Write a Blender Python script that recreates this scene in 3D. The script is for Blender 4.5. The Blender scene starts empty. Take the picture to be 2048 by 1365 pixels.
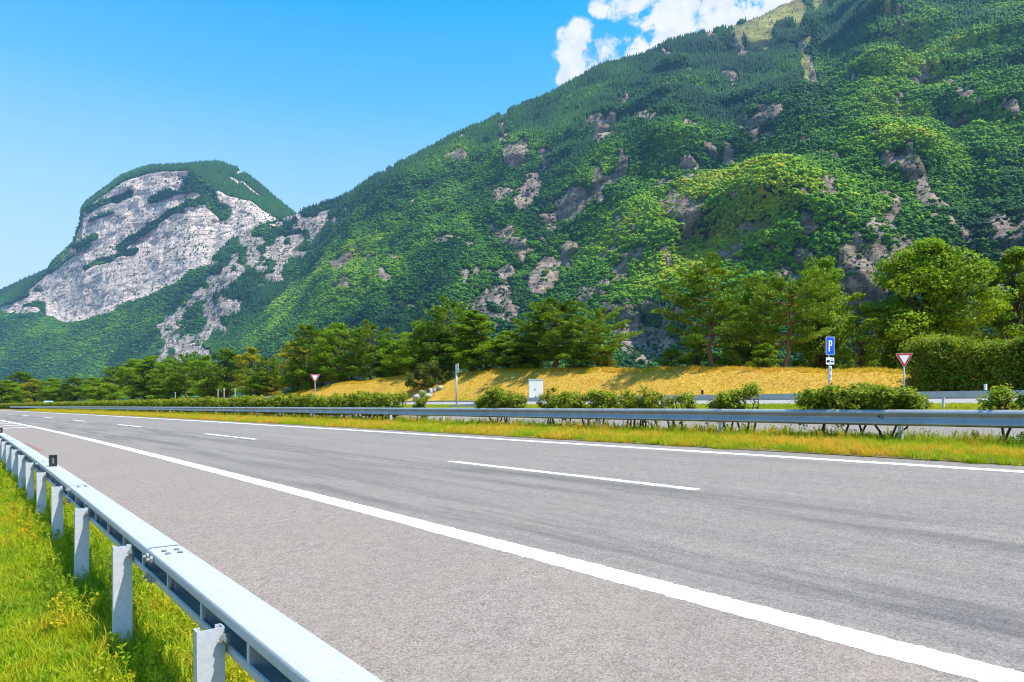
import bpy, bmesh, math, random
import numpy as np
from mathutils import Vector, Matrix

R = math.radians
sc = bpy.context.scene
COL = sc.collection

# ------------------------------------------------------------------ camera
F = 1365.0            # focal length in pixels of a 2048 wide frame (24 mm)
H = 1.348             # eye above the solid edge line
YH = 812.4            # horizon row
cam = bpy.data.cameras.new('camera')
cam.sensor_width = 36.0
cam.lens = 24.0
cam.shift_y = (YH - 682.5) / 2048.0
cam.clip_start = 0.05
cam.clip_end = 40000
cam_ob = bpy.data.objects.new('camera', cam)
COL.objects.link(cam_ob)
cam_ob.location = (0, 0, H)
cam_ob.rotation_euler = (R(90), 0, 0)
sc.camera = cam_ob

# ------------------------------------------------------------------ sky and sun
SUN_AZ, SUN_EL = R(116), R(60)
world = bpy.data.worlds.new('World')
sc.world = world
world.use_nodes = True
nt = world.node_tree
nt.nodes.clear()


def N(nt, typ, **kw):
    n = nt.nodes.new(typ)
    for k, v in kw.items():
        setattr(n, k, v)
    return n


def setin(n, **kw):
    for k, v in kw.items():
        k = k.replace('_', ' ')
        for s in n.inputs:
            if s.name.lower() == k.lower():
                s.default_value = v
                break
    return n


def math_node(nt, op, a, b=None, clamp=False):
    m = N(nt, 'ShaderNodeMath', operation=op)
    m.use_clamp = clamp
    for i, x in enumerate((a, b)):
        if x is None:
            continue
        if isinstance(x, (int, float)):
            m.inputs[i].default_value = x
        else:
            nt.links.new(x, m.inputs[i])
    return m.outputs[0]


def build_world():
    L = nt.links
    out = N(nt, 'ShaderNodeOutputWorld')
    bg = N(nt, 'ShaderNodeBackground')
    bg.inputs['Strength'].default_value = 0.125
    sky = N(nt, 'ShaderNodeTexSky', sky_type='NISHITA')
    sky.sun_disc = False
    sky.sun_elevation = SUN_EL
    sky.sun_rotation = SUN_AZ
    sky.altitude = 400
    sky.air_density = 1.0
    sky.dust_density = 1.6
    sky.ozone_density = 2.2
    hs = N(nt, 'ShaderNodeHueSaturation')
    hs.inputs['Hue'].default_value = 0.480
    hs.inputs['Saturation'].default_value = 2.08
    hs.inputs['Value'].default_value = 1.55
    L.new(sky.outputs[0], hs.inputs['Color'])
    tc = N(nt, 'ShaderNodeTexCoord')
    # bright summer haze that whitens the sky evenly towards the whole horizon
    sz = N(nt, 'ShaderNodeSeparateXYZ')
    L.new(tc.outputs['Generated'], sz.inputs[0])
    hr = N(nt, 'ShaderNodeValToRGB')
    els = hr.color_ramp.elements
    for _ in range(4):
        els.new(.5)
    for e, (p_, v_) in zip(els, ((0, .85), (.10, .74), (.18, .60), (.29, .34), (.40, .10), (.50, 0))):
        e.position = p_
        e.color = (v_, v_, v_, 1)
    L.new(sz.outputs['Z'], hr.inputs[0])
    hmix = N(nt, 'ShaderNodeMix', data_type='RGBA')
    L.new(hr.outputs[0], hmix.inputs['Factor'])
    L.new(hs.outputs[0], hmix.inputs['A'])
    hmix.inputs['B'].default_value = (5.5, 4.4, 4.8, 1)
    # fair-weather cumulus: a puffy noise gathered round a handful of cloud centres over the ridge and beyond
    nz = N(nt, 'ShaderNodeTexNoise')
    setin(nz, scale=17.0, detail=9.0, roughness=0.58, distortion=0.3)
    L.new(tc.outputs['Generated'], nz.inputs['Vector'])
    nz2 = N(nt, 'ShaderNodeTexNoise')
    setin(nz2, scale=45.0, detail=6.0, roughness=0.6)
    L.new(tc.outputs['Generated'], nz2.inputs['Vector'])

    def blob(px, py, rad, amp):
        d = Vector(((px - 1024) / F, 1.0, (YH - py) / F)).normalized()
        dp = N(nt, 'ShaderNodeVectorMath', operation='DOT_PRODUCT')
        L.new(tc.outputs['Generated'], dp.inputs[0])
        dp.inputs[1].default_value = d
        mr = N(nt, 'ShaderNodeMapRange', interpolation_type='SMOOTHSTEP')
        L.new(dp.outputs['Value'], mr.inputs['Value'])
        mr.inputs['From Min'].default_value = math.cos(rad)
        mr.inputs['From Max'].default_value = 1.0
        mr.inputs['To Max'].default_value = amp
        return mr.outputs[0]
    acc = None
    for b in ((1140, 95, 0.036, .85), (1160, 70, .03, .7), (1120, 105, .022, .6), (1145, 150, 0.032, .8), (1150, 175, .03, .8), (1175, 130, .036, .75), (1215, 108, .034, .75),
              (1262, 102, 0.032, .85), (1240, 130, .04, .8), (1205, 150, .045, .7), (1265, 2, 0.045, .75), (1310, 10, 0.05, .9), (1350, 30, 0.05, .95), (1345, 70, .036, .8), (1330, 85, .03, .6),
              (1200, 14, 0.022, .62), (1220, 20, .018, .5), (1390, 60, .03, .5), (1440, 35, .045, .95), (1480, 15, .06, 1.0), (1425, 62, .03, .8), (1530, -10, .06, .9), (1600, -220, .2, .9), (1900, -400, .3, .8),
              (2600, 100, .25, .9), (3600, 250, .3, .8)):
        o = blob(*b)
        acc = o if acc is None else math_node(nt, 'MAXIMUM', acc, o)
    nsum = math_node(nt, 'ADD', math_node(nt, 'MULTIPLY', math_node(nt, 'SUBTRACT', nz.outputs[0], 0.5), 3.4),
                     math_node(nt, 'MULTIPLY', math_node(nt, 'SUBTRACT', nz2.outputs[0], 0.5), 2.2))
    dens = math_node(nt, 'ADD', acc, math_node(nt, 'MULTIPLY', nsum, math_node(nt, 'ADD', math_node(nt, 'MULTIPLY', acc, .95), .14)))
    cl = N(nt, 'ShaderNodeMapRange', interpolation_type='SMOOTHSTEP')
    L.new(dens, cl.inputs['Value'])
    cl.inputs['From Min'].default_value = 0.40
    cl.inputs['From Max'].default_value = 0.86
    shade = N(nt, 'ShaderNodeMapRange')
    L.new(nz2.outputs[0], shade.inputs['Value'])
    shade.inputs['From Min'].default_value = .35
    shade.inputs['From Max'].default_value = .62
    cc = N(nt, 'ShaderNodeMix', data_type='RGBA')
    L.new(shade.outputs[0], cc.inputs['Factor'])
    cc.inputs['A'].default_value = (4.1, 4.25, 4.5, 1)
    cc.inputs['B'].default_value = (5.1, 5.1, 5.15, 1)
    mx = N(nt, 'ShaderNodeMix', data_type='RGBA')
    L.new(cl.outputs[0], mx.inputs['Factor'])
    L.new(hmix.outputs['Result'], mx.inputs['A'])
    L.new(cc.outputs['Result'], mx.inputs['B'])
    L.new(mx.outputs['Result'], bg.inputs['Color'])
    L.new(bg.outputs[0], out.inputs[0])


build_world()
sun = bpy.data.lights.new('sun', 'SUN')
sun.energy = 5.0
sun.angle = R(0.53)
sun.color = (1.0, 0.955, 0.88)
sun_ob = bpy.data.objects.new('sun', sun)
COL.objects.link(sun_ob)
sd = Vector((math.sin(SUN_AZ) * math.cos(SUN_EL), math.cos(SUN_AZ) * math.cos(SUN_EL), math.sin(SUN_EL)))
sun_ob.rotation_euler = sd.to_track_quat('Z', 'Y').to_euler()
sun_ob.location = (30, -20, 60)

sc.view_settings.view_transform = 'Standard'
sc.view_settings.look = 'None'
sc.view_settings.gamma = 1
sc.view_settings.exposure = 0.72
sc.view_settings.use_curve_mapping = False
sc.cycles.use_denoising = True
sc.cycles.filter_width = 1.1
sc.cycles.max_bounces = 6
sc.cycles.diffuse_bounces = 2
sc.cycles.glossy_bounces = 2
sc.cycles.transmission_bounces = 3
sc.cycles.volume_bounces = 0
sc.cycles.transparent_max_bounces = 4
sc.cycles.sample_clamp_indirect = 6

rng = np.random.default_rng(11)

# ------------------------------------------------------------------ road frame: s metres along the road, q metres right of the solid edge line
TH0, K0, K1, P0 = 0.66116, 9.18358e-4, -7.13268e-6, 4.00825
_ds = 0.25
_s = np.arange(-700, 1600, _ds)
_t = np.clip(_s + 5, 0, None)
_th = TH0 + K0 * np.minimum(_t, 240) + K1 * np.minimum(_t, 120) ** 2 / 2 + K1 * 120 * np.clip(np.minimum(_t, 240) - 120, 0, None)
_x = np.cumsum(-np.sin(_th)) * _ds
_y = np.cumsum(np.cos(_th)) * _ds
_i0 = int(np.argmin(abs(_s + 5)))
_x = _x - _x[_i0] + 5 * math.sin(TH0)
_y = _y - _y[_i0] - 5 * math.cos(TH0)
_x = _x + np.cos(_th) * P0
_y = _y + np.sin(_th) * P0


def XY(s, q):
    s = np.asarray(s, float)
    th = np.interp(s, _s, _th)
    return np.interp(s, _s, _x) + np.cos(th) * q, np.interp(s, _s, _y) + np.sin(th) * q


def heading(s):
    return float(np.interp(s, _s, _th))


def SQ(x, y):
    x = np.atleast_1d(np.asarray(x, float))
    y = np.atleast_1d(np.asarray(y, float))
    so, qo = np.zeros(len(x)), np.zeros(len(x))
    for i in range(len(x)):
        k = int(np.argmin((_x[::4] - x[i]) ** 2 + (_y[::4] - y[i]) ** 2)) * 4
        so[i] = _s[k]
        qo[i] = (x[i] - _x[k]) * math.cos(_th[k]) + (y[i] - _y[k]) * math.sin(_th[k])
    return so, qo


def s_at(u, q):
    """s where the line at lateral q crosses the sight direction of column u"""
    m = (_s > -60) & (_s < 700)
    s = _s[m]
    x, y = XY(s, q)
    d = np.where(y > 1, abs(1024 + F * x / np.maximum(y, .1) - u), 1e9)
    return float(s[int(np.argmin(d))])


PQ = [-3000, -60, -12, -6, -3.6, -2.75, 7.95, 8.3, 10.2, 11.6, 12, 20.5, 21, 22.5, 28.3, 33, 34.5, 60, 400, 3000]
PZ = [-3, -2.2, -.75, -.42, -.218, -.166, .481, .53, .63, .63, .626, 1.14, 1.17, 1.25, 1.42, 1.70, 1.78, 2.0, 2.5, 3]


def shift(s):
    return np.interp(s, [20, 80], [0, -5])


def qp(s, q):
    q = np.asarray(q, float)
    sh = shift(s)
    return np.where(q < 22.5, q, np.where(q < 28.3 + sh, 22.5 + (q - 22.5) * 5.8 / (5.8 + sh), q - sh))


def zprof(s, q):
    return np.interp(qp(s, q), PQ, PZ)


CREST_Q, FOOT_Q = 39.5, 34.6
CRX = [(480, 803), (548, 793), (600, 783), (700, 768), (820, 752), (900, 747), (1000, 744), (1150, 740), (1300, 737), (1500, 739), (1700, 741), (1850, 744), (2300, 750)]
_cs, _cz = [], []
for _u, _v in CRX:
    _ss = s_at(_u, CREST_Q)
    for _k in range(6):
        _ss = s_at(_u, CREST_Q + float(shift(_ss)))
    _xx, _yy = XY(_ss, CREST_Q + float(shift(_ss)))
    _cs.append(_ss)
    _cz.append(H + (YH - _v) / F * float(_yy))
_o = np.argsort(_cs)
CS, CZ = np.array(_cs)[_o], np.array(_cz)[_o]


def mound_z(s, q):
    """height of the mound's surface; q already in profile coordinates"""
    base = np.interp(q, PQ, PZ)
    cz = np.maximum(np.interp(s, CS, CZ), 1.86)
    t = np.clip((q - FOOT_Q) / (CREST_Q - FOOT_Q), 0, 1)
    t = t * t * (3 - 2 * t) * .35 + t * .65
    back = np.clip((q - CREST_Q) / 30, 0, 1)
    return np.where(q < FOOT_Q, base, base + (cz - base) * t * (1 - back))


def gz(x, y):
    s, q = SQ(x, y)
    p = qp(s, q)
    return np.maximum(zprof(s, q), mound_z(s, p))


def W(s, q, dz=0.0):
    x, y = XY(s, q)
    return float(x), float(y), float(zprof(s, q)) + dz


# ------------------------------------------------------------------ mesh and scene helpers
def np_mesh(name, V, Fq, smooth=False, attrs=None):
    """V (n,3), Fq (m,k) one polygon size"""
    V = np.ascontiguousarray(V, np.float32)
    Fq = np.ascontiguousarray(Fq, np.int32)
    m = bpy.data.meshes.new(name)
    k = Fq.shape[1]
    m.vertices.add(len(V))
    m.vertices.foreach_set('co', V.ravel())
    m.loops.add(Fq.size)
    m.loops.foreach_set('vertex_index', Fq.ravel())
    m.polygons.add(len(Fq))
    m.polygons.foreach_set('loop_start', np.arange(0, Fq.size, k, dtype=np.int32))
    m.polygons.foreach_set('loop_total', np.full(len(Fq), k, np.int32))
    if smooth:
        m.polygons.foreach_set('use_smooth', np.ones(len(Fq), bool))
    m.update(calc_edges=True)
    for an, av in (attrs or {}).items():
        av = np.asarray(av)
        if av.ndim == 2:
            a = m.attributes.new(an, 'FLOAT_VECTOR' if av.shape[1] == 3 else 'FLOAT2', 'POINT')
            a.data.foreach_set('vector', np.ascontiguousarray(av, np.float32).ravel())
        elif av.dtype.kind == 'i':
            a = m.attributes.new(an, 'INT', 'POINT')
            a.data.foreach_set('value', np.ascontiguousarray(av, np.int32))
        else:
            a = m.attributes.new(an, 'FLOAT', 'POINT')
            a.data.foreach_set('value', np.ascontiguousarray(av, np.float32))
    return m


def grid_faces(nu, nv):
    i = np.arange(nu - 1)[:, None] * nv + np.arange(nv - 1)[None, :]
    i = i.ravel()
    return np.stack([i, i + nv, i + nv + 1, i + 1], 1)


def link(name, mesh, mat=None, parent=None):
    o = bpy.data.objects.new(name, mesh)
    COL.objects.link(o)
    if mat is not None and mesh is not None and len(mesh.materials) == 0:
        mesh.materials.append(mat)
    if parent is not None:
        o.parent = parent
    return o


def tag(o, label=None, cat=None, group=None, kind=None):
    if label:
        o['label'] = label
    if cat:
        o['category'] = cat
    if group:
        o['group'] = group
    if kind:
        o['kind'] = kind
    return o


def thing(name, label, cat, loc=(0, 0, 0), rz=0.0, group=None):
    o = bpy.data.objects.new(name, None)
    COL.objects.link(o)
    o.location = loc
    o.rotation_euler = (0, 0, rz)
    o.empty_display_size = 0.2
    return tag(o, label, cat, group)


class MB:
    """collects polygons of any size"""

    def __init__(self):
        self.v, self.f = [], []

    def add(self, vs, fs):
        b = len(self.v)
        self.v += [tuple(p) for p in vs]
        self.f += [tuple(b + i for i in f) for f in fs]
        return self

    def box(self, c, d, rz=0.0):
        x, y, z = d[0] / 2, d[1] / 2, d[2] / 2
        ca, sa = math.cos(rz), math.sin(rz)
        vs = []
        for a, b_, e in ((-x, -y, -z), (x, -y, -z), (x, y, -z), (-x, y, -z), (-x, -y, z), (x, -y, z), (x, y, z), (-x, y, z)):
            vs.append((c[0] + a * ca - b_ * sa, c[1] + a * sa + b_ * ca, c[2] + e))
        return self.add(vs, [(0, 3, 2, 1), (4, 5, 6, 7), (0, 1, 5, 4), (1, 2, 6, 5), (2, 3, 7, 6), (3, 0, 4, 7)])

    def prism(self, pts, y0, y1):
        """polygon in x,z extruded along y (counter-clockwise seen from -y)"""
        n = len(pts)
        vs = [(p[0], y0, p[1]) for p in pts] + [(p[0], y1, p[1]) for p in pts]
        fs = [tuple(range(n)), tuple(range(2 * n - 1, n - 1, -1))]
        fs += [(i, i + n, (i + 1) % n + n, (i + 1) % n) for i in range(n)]
        return self.add(vs, fs)

    def tube(self, pts, rad, n=6):
        pts = [Vector(p) for p in pts]
        if not hasattr(rad, '__len__'):
            rad = [rad] * len(pts)
        vs, fs = [], []
        for i, p in enumerate(pts):
            t = (pts[min(i + 1, len(pts) - 1)] - pts[max(i - 1, 0)]).normalized()
            a = t.cross(Vector((0.31, 0.17, 0.93)))
            if a.length < .05:
                a = t.cross(Vector((1, 0, 0)))
            a.normalize()
            b = t.cross(a)
            for k in range(n):
                w = 2 * math.pi * k / n
                vs.append(p + (a * math.cos(w) + b * math.sin(w)) * rad[i])
        for i in range(len(pts) - 1):
            for k in range(n):
                fs.append((i * n + k, i * n + (k + 1) % n, (i + 1) * n + (k + 1) % n, (i + 1) * n + k))
        fs.append(tuple(range(n - 1, -1, -1)))
        fs.append(tuple((len(pts) - 1) * n + k for k in range(n)))
        return self.add(vs, fs)

    def mesh(self, name, smooth=False):
        m = bpy.data.meshes.new(name)
        m.from_pydata(self.v, [], self.f)
        if smooth:
            for p in m.polygons:
                p.use_smooth = True
        m.update()
        return m

    def build(self, name, mat, parent=None, smooth=False):
        return link(name, self.mesh(name, smooth), mat, parent)


def bevel(mesh, w, seg=2):
    bm = bmesh.new()
    bm.from_mesh(mesh)
    bmesh.ops.bevel(bm, geom=bm.edges[:] + bm.verts[:], offset=w, segments=seg, affect='EDGES', profile=.6)
    bm.to_mesh(mesh)
    bm.free()
    return mesh


# value noise in numpy
def _hash(ix, iy, iz):
    h = (ix * 374761393 + iy * 668265263 + iz * 2147483647 * 3 + 1442695041) & 0xffffffff
    h = ((h ^ (h >> 13)) * 1274126177) & 0xffffffff
    h = (h ^ (h >> 16))
    h = (h * 2246822519) & 0xffffffff
    return ((h ^ (h >> 15)) & 0xffffff) / float(0xffffff)


def vnoise(p):
    p = np.asarray(p, float)
    i = np.floor(p).astype(np.int64)
    f = p - i
    f = f * f * f * (f * (f * 6 - 15) + 10)
    r = 0
    for dx in (0, 1):
        wx = f[..., 0] if dx else 1 - f[..., 0]
        for dy in (0, 1):
            wy = f[..., 1] if dy else 1 - f[..., 1]
            for dz in (0, 1):
                wz = f[..., 2] if dz else 1 - f[..., 2]
                r = r + wx * wy * wz * _hash(i[..., 0] + dx, i[..., 1] + dy, i[..., 2] + dz)
    return r * 2 - 1


def fbm(p, oct=4, gain=.5, lac=2.03):
    p = np.asarray(p, float)
    a, r, n = 1.0, 0, 0
    for k in range(oct):
        r = r + a * vnoise(p * lac ** k + 17.3 * k)
        n += a
        a *= gain
    return r / n


def ridged(p, oct=4):
    a, r, n = 1.0, 0, 0
    for k in range(oct):
        r = r + a * (1 - 2 * abs(vnoise(p * 2.1 ** k + 31.7 * k)))
        n += a
        a *= .5
    return r / n


# ------------------------------------------------------------------ materials
def new_mat(name):
    m = bpy.data.materials.new(name)
    m.use_nodes = True
    nt = m.node_tree
    nt.nodes.clear()
    out = N(nt, 'ShaderNodeOutputMaterial')
    return m, nt, out


def ramp(nt, fac, stops):
    r = N(nt, 'ShaderNodeValToRGB')
    els = r.color_ramp.elements
    while len(els) < len(stops):
        els.new(0.5)
    for e, (p, c) in zip(els, stops):
        e.position = p
        e.color = (*c, 1) if len(c) == 3 else c
    if fac is not None:
        nt.links.new(fac, r.inputs[0])
    return r.outputs['Color']


def noise(nt, vec, scale, detail=4, rough=.55, dist=0.0):
    n = N(nt, 'ShaderNodeTexNoise')
    setin(n, scale=scale, detail=detail, roughness=rough, distortion=dist)
    if vec is not None:
        nt.links.new(vec, n.inputs['Vector'])
    return n.outputs[0]


def mixc(nt, fac, a, b, blend='MIX'):
    m = N(nt, 'ShaderNodeMix', data_type='RGBA', blend_type=blend)
    for s, v in ((m.inputs['Factor'], fac), (m.inputs['A'], a), (m.inputs['B'], b)):
        if isinstance(v, (int, float)):
            s.default_value = v
        elif isinstance(v, tuple):
            s.default_value = (*v, 1) if len(v) == 3 else v
        else:
            nt.links.new(v, s)
    return m.outputs['Result']


def mrange(nt, v, a, b, c=0.0, d=1.0, smooth=False):
    m = N(nt, 'ShaderNodeMapRange')
    if smooth:
        m.interpolation_type = 'SMOOTHSTEP'
    nt.links.new(v, m.inputs['Value'])
    for k, x in zip(('From Min', 'From Max', 'To Min', 'To Max'), (a, b, c, d)):
        m.inputs[k].default_value = x
    return m.outputs[0]


def attr(nt, name, typ='GEOMETRY'):
    a = N(nt, 'ShaderNodeAttribute', attribute_name=name)
    a.attribute_type = typ
    return a


def bump(nt, h, strength=.4, dist=.02):
    b = N(nt, 'ShaderNodeBump')
    b.inputs['Strength'].default_value = strength
    b.inputs['Distance'].default_value = dist
    nt.links.new(h, b.inputs['Height'])
    return b.outputs[0]


def principled(nt, out, color, rough=.8, metal=0.0, spec=.3, normal=None):
    p = N(nt, 'ShaderNodeBsdfPrincipled')
    for s, v in ((p.inputs['Base Color'], color), (p.inputs['Roughness'], rough), (p.inputs['Metallic'], metal)):
        if isinstance(v, (int, float)):
            s.default_value = v
        elif isinstance(v, tuple):
            s.default_value = (*v, 1)
        else:
            nt.links.new(v, s)
    p.inputs['Specular IOR Level'].default_value = spec
    if normal is not None:
        nt.links.new(normal, p.inputs['Normal'])
    if out is not None:
        nt.links.new(p.outputs[0], out.inputs['Surface'])
    return p


def simple_mat(name, color, rough=.6, metal=0.0, spec=.4, var=.12, scale=6.0, bmp=0.0):
    m, nt, out = new_mat(name)
    tc = N(nt, 'ShaderNodeTexCoord').outputs['Object']
    n = noise(nt, tc, scale, 6, .6)
    c = mixc(nt, n, tuple(x * (1 - var) for x in color), tuple(min(1, x * (1 + var)) for x in color))
    nm = bump(nt, noise(nt, tc, scale * 6, 3), bmp, .01) if bmp else None
    principled(nt, out, c, rough, metal, spec, nm)
    return m


def leaf_mat(name, stops, trans=.38, typ='GEOMETRY', vein=True, gloss=.25):
    """stops: colours along the leaf's own tint 0..1"""
    m, nt, out = new_mat(name)
    t = attr(nt, 'tint', typ).outputs['Fac']
    c = ramp(nt, t, stops)
    p = principled(nt, None, c, .62, 0, gloss)
    tr = N(nt, 'ShaderNodeBsdfTranslucent')
    c2 = mixc(nt, 1.0, c, (1.08, 1.15, .5), 'MULTIPLY')
    nt.links.new(c2, tr.inputs['Color'])
    mx = N(nt, 'ShaderNodeMixShader')
    mx.inputs[0].default_value = trans
    nt.links.new(p.outputs[0], mx.inputs[1])
    nt.links.new(tr.outputs[0], mx.inputs[2])
    nt.links.new(mx.outputs[0], out.inputs['Surface'])
    return m


def steel_mat(name, base, rough=.42, metal=.55, dirt=.35, streak=True):
    m, nt, out = new_mat(name)
    tc = N(nt, 'ShaderNodeTexCoord').outputs['Object']
    v = N(nt, 'ShaderNodeTexVoronoi')
    setin(v, scale=60.0)
    nt.links.new(tc, v.inputs['Vector'])
    sp = mrange(nt, v.outputs['Color'], 0, 1, .9, 1.08)
    cl = noise(nt, tc, 1.7, 7, .65)
    mp = N(nt, 'ShaderNodeMapping')
    mp.inputs['Scale'].default_value = (9, 9, .7)
    nt.links.new(tc, mp.inputs['Vector'])
    st = noise(nt, mp.outputs[0], 2.5, 5, .6)
    c = mixc(nt, 1.0, base, N(nt, 'ShaderNodeCombineColor').outputs[0], 'MIX') if False else None
    col = mixc(nt, mrange(nt, cl, .35, .7), tuple(x * (1 - dirt * .45) for x in base), base)
    col = mixc(nt, mrange(nt, st, .58, .78, 0, dirt), col, (.33, .32, .29))
    mul = N(nt, 'ShaderNodeVectorMath', operation='SCALE')
    nt.links.new(col, mul.inputs[0])
    nt.links.new(sp, mul.inputs['Scale'])
    rg = mrange(nt, cl, .3, .75, rough + .14, rough - .06)
    principled(nt, out, mul.outputs[0], rg, metal, .5, bump(nt, noise(nt, tc, 40, 3), .06, .004))
    return m


def asphalt_mat(name, ca, cb, streaks, grain=1.0, dark=(.066, .060, .058)):
    """ca / cb: light and dark aggregate tones; UV = (s, q) in metres"""
    m, nt, out = new_mat(name)
    uv = attr(nt, 'road_uv').outputs['Vector']
    sep = N(nt, 'ShaderNodeSeparateXYZ')
    nt.links.new(uv, sep.inputs[0])
    # aggregate: stones in several sizes
    v1 = N(nt, 'ShaderNodeTexVoronoi')
    setin(v1, scale=150.0 * grain)
    nt.links.new(uv, v1.inputs['Vector'])
    v2 = N(nt, 'ShaderNodeTexVoronoi')
    setin(v2, scale=70.0 * grain)
    nt.links.new(uv, v2.inputs['Vector'])
    sepc = N(nt, 'ShaderNodeSeparateColor')
    nt.links.new(v1.outputs['Color'], sepc.inputs[0])
    sepd = N(nt, 'ShaderNodeSeparateColor')
    nt.links.new(v2.outputs['Color'], sepd.inputs[0])
    g = math_node(nt, 'ADD', math_node(nt, 'MULTIPLY', sepc.outputs[0], .62), math_node(nt, 'MULTIPLY', sepd.outputs[1], .38))
    mid = noise(nt, uv, 7.0, 6, .65)
    big = noise(nt, uv, .55, 5, .6)
    g = math_node(nt, 'ADD', math_node(nt, 'MULTIPLY', math_node(nt, 'SUBTRACT', g, .5), .95), .5)
    g2 = math_node(nt, 'ADD', g, math_node(nt, 'MULTIPLY', math_node(nt, 'SUBTRACT', mid, .5), .55))
    c = ramp(nt, g2, [(0.0, tuple(x * .45 for x in cb)), (.3, cb), (.62, ca), (1.0, tuple(min(1, x * 1.45) for x in ca))])
    c = mixc(nt, mrange(nt, big, .35, .68, 0, .30), c, tuple(x * .72 for x in ca))
    # warm / cool wandering of the binder
    hue = noise(nt, uv, .9, 4, .6)
    c = mixc(nt, mrange(nt, hue, .45, .68, 0, .25), c, (ca[0] * 1.02, ca[1] * .93, ca[2] * .86))
    if streaks:
        mp = N(nt, 'ShaderNodeMapping')
        mp.inputs['Scale'].default_value = (.075, 1.15, 1)
        nt.links.new(uv, mp.inputs['Vector'])
        st = noise(nt, mp.outputs[0], 1.5, 7, .68, .35)
        mp2 = N(nt, 'ShaderNodeMapping')
        mp2.inputs['Scale'].default_value = (.03, .5, 1)
        mp2.inputs['Location'].default_value = (4.2, 1.3, 0)
        nt.links.new(uv, mp2.inputs['Vector'])
        st2 = noise(nt, mp2.outputs[0], 1.6, 5, .6)
        # wheel tracks lie in the lane next to the shoulder
        band = N(nt, 'ShaderNodeValToRGB')
        q01 = mrange(nt, sep.outputs[1], 0, 8)
        stops = [(0, .25), (.10, .95), (.17, .75), (.27, .35), (.36, .85), (.42, .8), (.47, .25), (.60, .12), (.75, .2), (.9, .3), (1, .1)]
        bc = ramp(nt, q01, [(p, (v, v, v)) for p, v in stops])
        st_m = math_node(nt, 'MULTIPLY', mrange(nt, st, .41, .60, 0, 1, True), bc)
        st_m = math_node(nt, 'MULTIPLY', st_m, mrange(nt, st2, .34, .54, .40, 1, True))
        c = mixc(nt, math_node(nt, 'MULTIPLY', st_m, .92), c, mixc(nt, g, dark, tuple(x * 2.1 for x in dark)))
        lw = noise(nt, mp2.outputs[0], 5.0, 4, .6)
        c = mixc(nt, mrange(nt, lw, .54, .75, 0, .28), c, tuple(x * 1.22 for x in ca))
    principled(nt, out, c, .9, 0, .18, bump(nt, g, .55, .004))
    return m


def paint_mat(name, under):
    m, nt, out = new_mat(name)
    uv = attr(nt, 'road_uv').outputs['Vector']
    v = N(nt, 'ShaderNodeTexVoronoi')
    setin(v, scale=70.0)
    nt.links.new(uv, v.inputs['Vector'])
    sepc = N(nt, 'ShaderNodeSeparateColor')
    nt.links.new(v.outputs['Color'], sepc.inputs[0])
    w = noise(nt, uv, 3.0, 6, .7)
    wear = math_node(nt, 'ADD', math_node(nt, 'MULTIPLY', sepc.outputs[0], .5), math_node(nt, 'MULTIPLY', w, .5))
    c = mixc(nt, mrange(nt, noise(nt, uv, 5, 5, .6), .3, .75), (.64, .63, .61), (.76, .755, .74))
    c = mixc(nt, mrange(nt, wear, .70, .76, 0, .8), c, under)
    principled(nt, out, c, .75, 0, .25, bump(nt, sepc.outputs[0], .35, .003))
    return m


def ground_mat(name, a, b, cdry, scale=1.0, dry_attr=False, hard=(.42, .62)):
    m, nt, out = new_mat(name)
    tc = N(nt, 'ShaderNodeTexCoord').outputs['Object']
    n1 = noise(nt, tc, 9 * scale, 8, .7)
    n2 = noise(nt, tc, .55 * scale, 5, .6)
    n3 = noise(nt, tc, 45 * scale, 4, .7)
    c = mixc(nt, mrange(nt, n1, .35, .65), a, b)
    c = mixc(nt, mrange(nt, n2, hard[0], hard[1]), c, cdry)
    c = mixc(nt, mrange(nt, n3, .5, .8, 0, .6), c, tuple(x * .4 for x in a))
    principled(nt, out, c, .95, 0, .1, bump(nt, math_node(nt, 'ADD', n1, n3), .8, .06 / scale))
    return m


M = {}
SHOULDER = ((.285, .240, .202), (.172, .143, .118))
LANE = ((.262, .232, .200), (.156, .137, .118))
M['asphalt'] = asphalt_mat('lane_asphalt', LANE[0], LANE[1], True)
M['shoulder'] = asphalt_mat('shoulder_asphalt', SHOULDER[0], SHOULDER[1], False)
M['slip'] = asphalt_mat('slip_asphalt', (.34, .32, .30), (.25, .235, .22), False)
M['paint'] = paint_mat('road_paint', (.24, .22, .21))
M['ground'] = ground_mat('valley_grass', (.15, .18, .018), (.22, .23, .028), (.26, .20, .055), .5)
M['verge'] = ground_mat('verge_soil', (.16, .13, .035), (.24, .18, .055), (.30, .22, .09), 1.0)
M['mound'] = ground_mat('dry_mound', (.48, .295, .045), (.62, .405, .065), (.54, .295, .060), .9, hard=(.45, .7))
M['steel'] = steel_mat('galvanised_steel', (.50, .495, .50), .42, .12, .2)
M['steel_old'] = steel_mat('weathered_steel', (.43, .435, .44), .36, .32, .6)
M['steel_post'] = steel_mat('post_steel', (.56, .58, .60), .50, .2, .28)
M['steel_bolt'] = simple_mat('bolt_steel', (.42, .41, .38), .45, .7)
M['steel_dark'] = simple_mat('inner_steel', (.30, .34, .40), .5, .4)
M['black'] = simple_mat('black_plastic', (.018, .017, .019), .35, 0, .5)
M['lens'] = simple_mat('reflector_lens', (.32, .34, .38), .15, .3, .8)
M['bark'] = simple_mat('bark', (.095, .07, .05), .95, 0, .1, .45, 5, .8)
M['pine_bark'] = simple_mat('pine_bark', (.21, .105, .055), .95, 0, .1, .4, 4, .8)
M['stem'] = simple_mat('shrub_stem', (.085, .058, .042), .95, 0, .1, .4, 8, .5)
M['stone'] = simple_mat('pale_stone', (.33, .31, .28), .9, 0, .2, .25, 3, .6)
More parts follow.
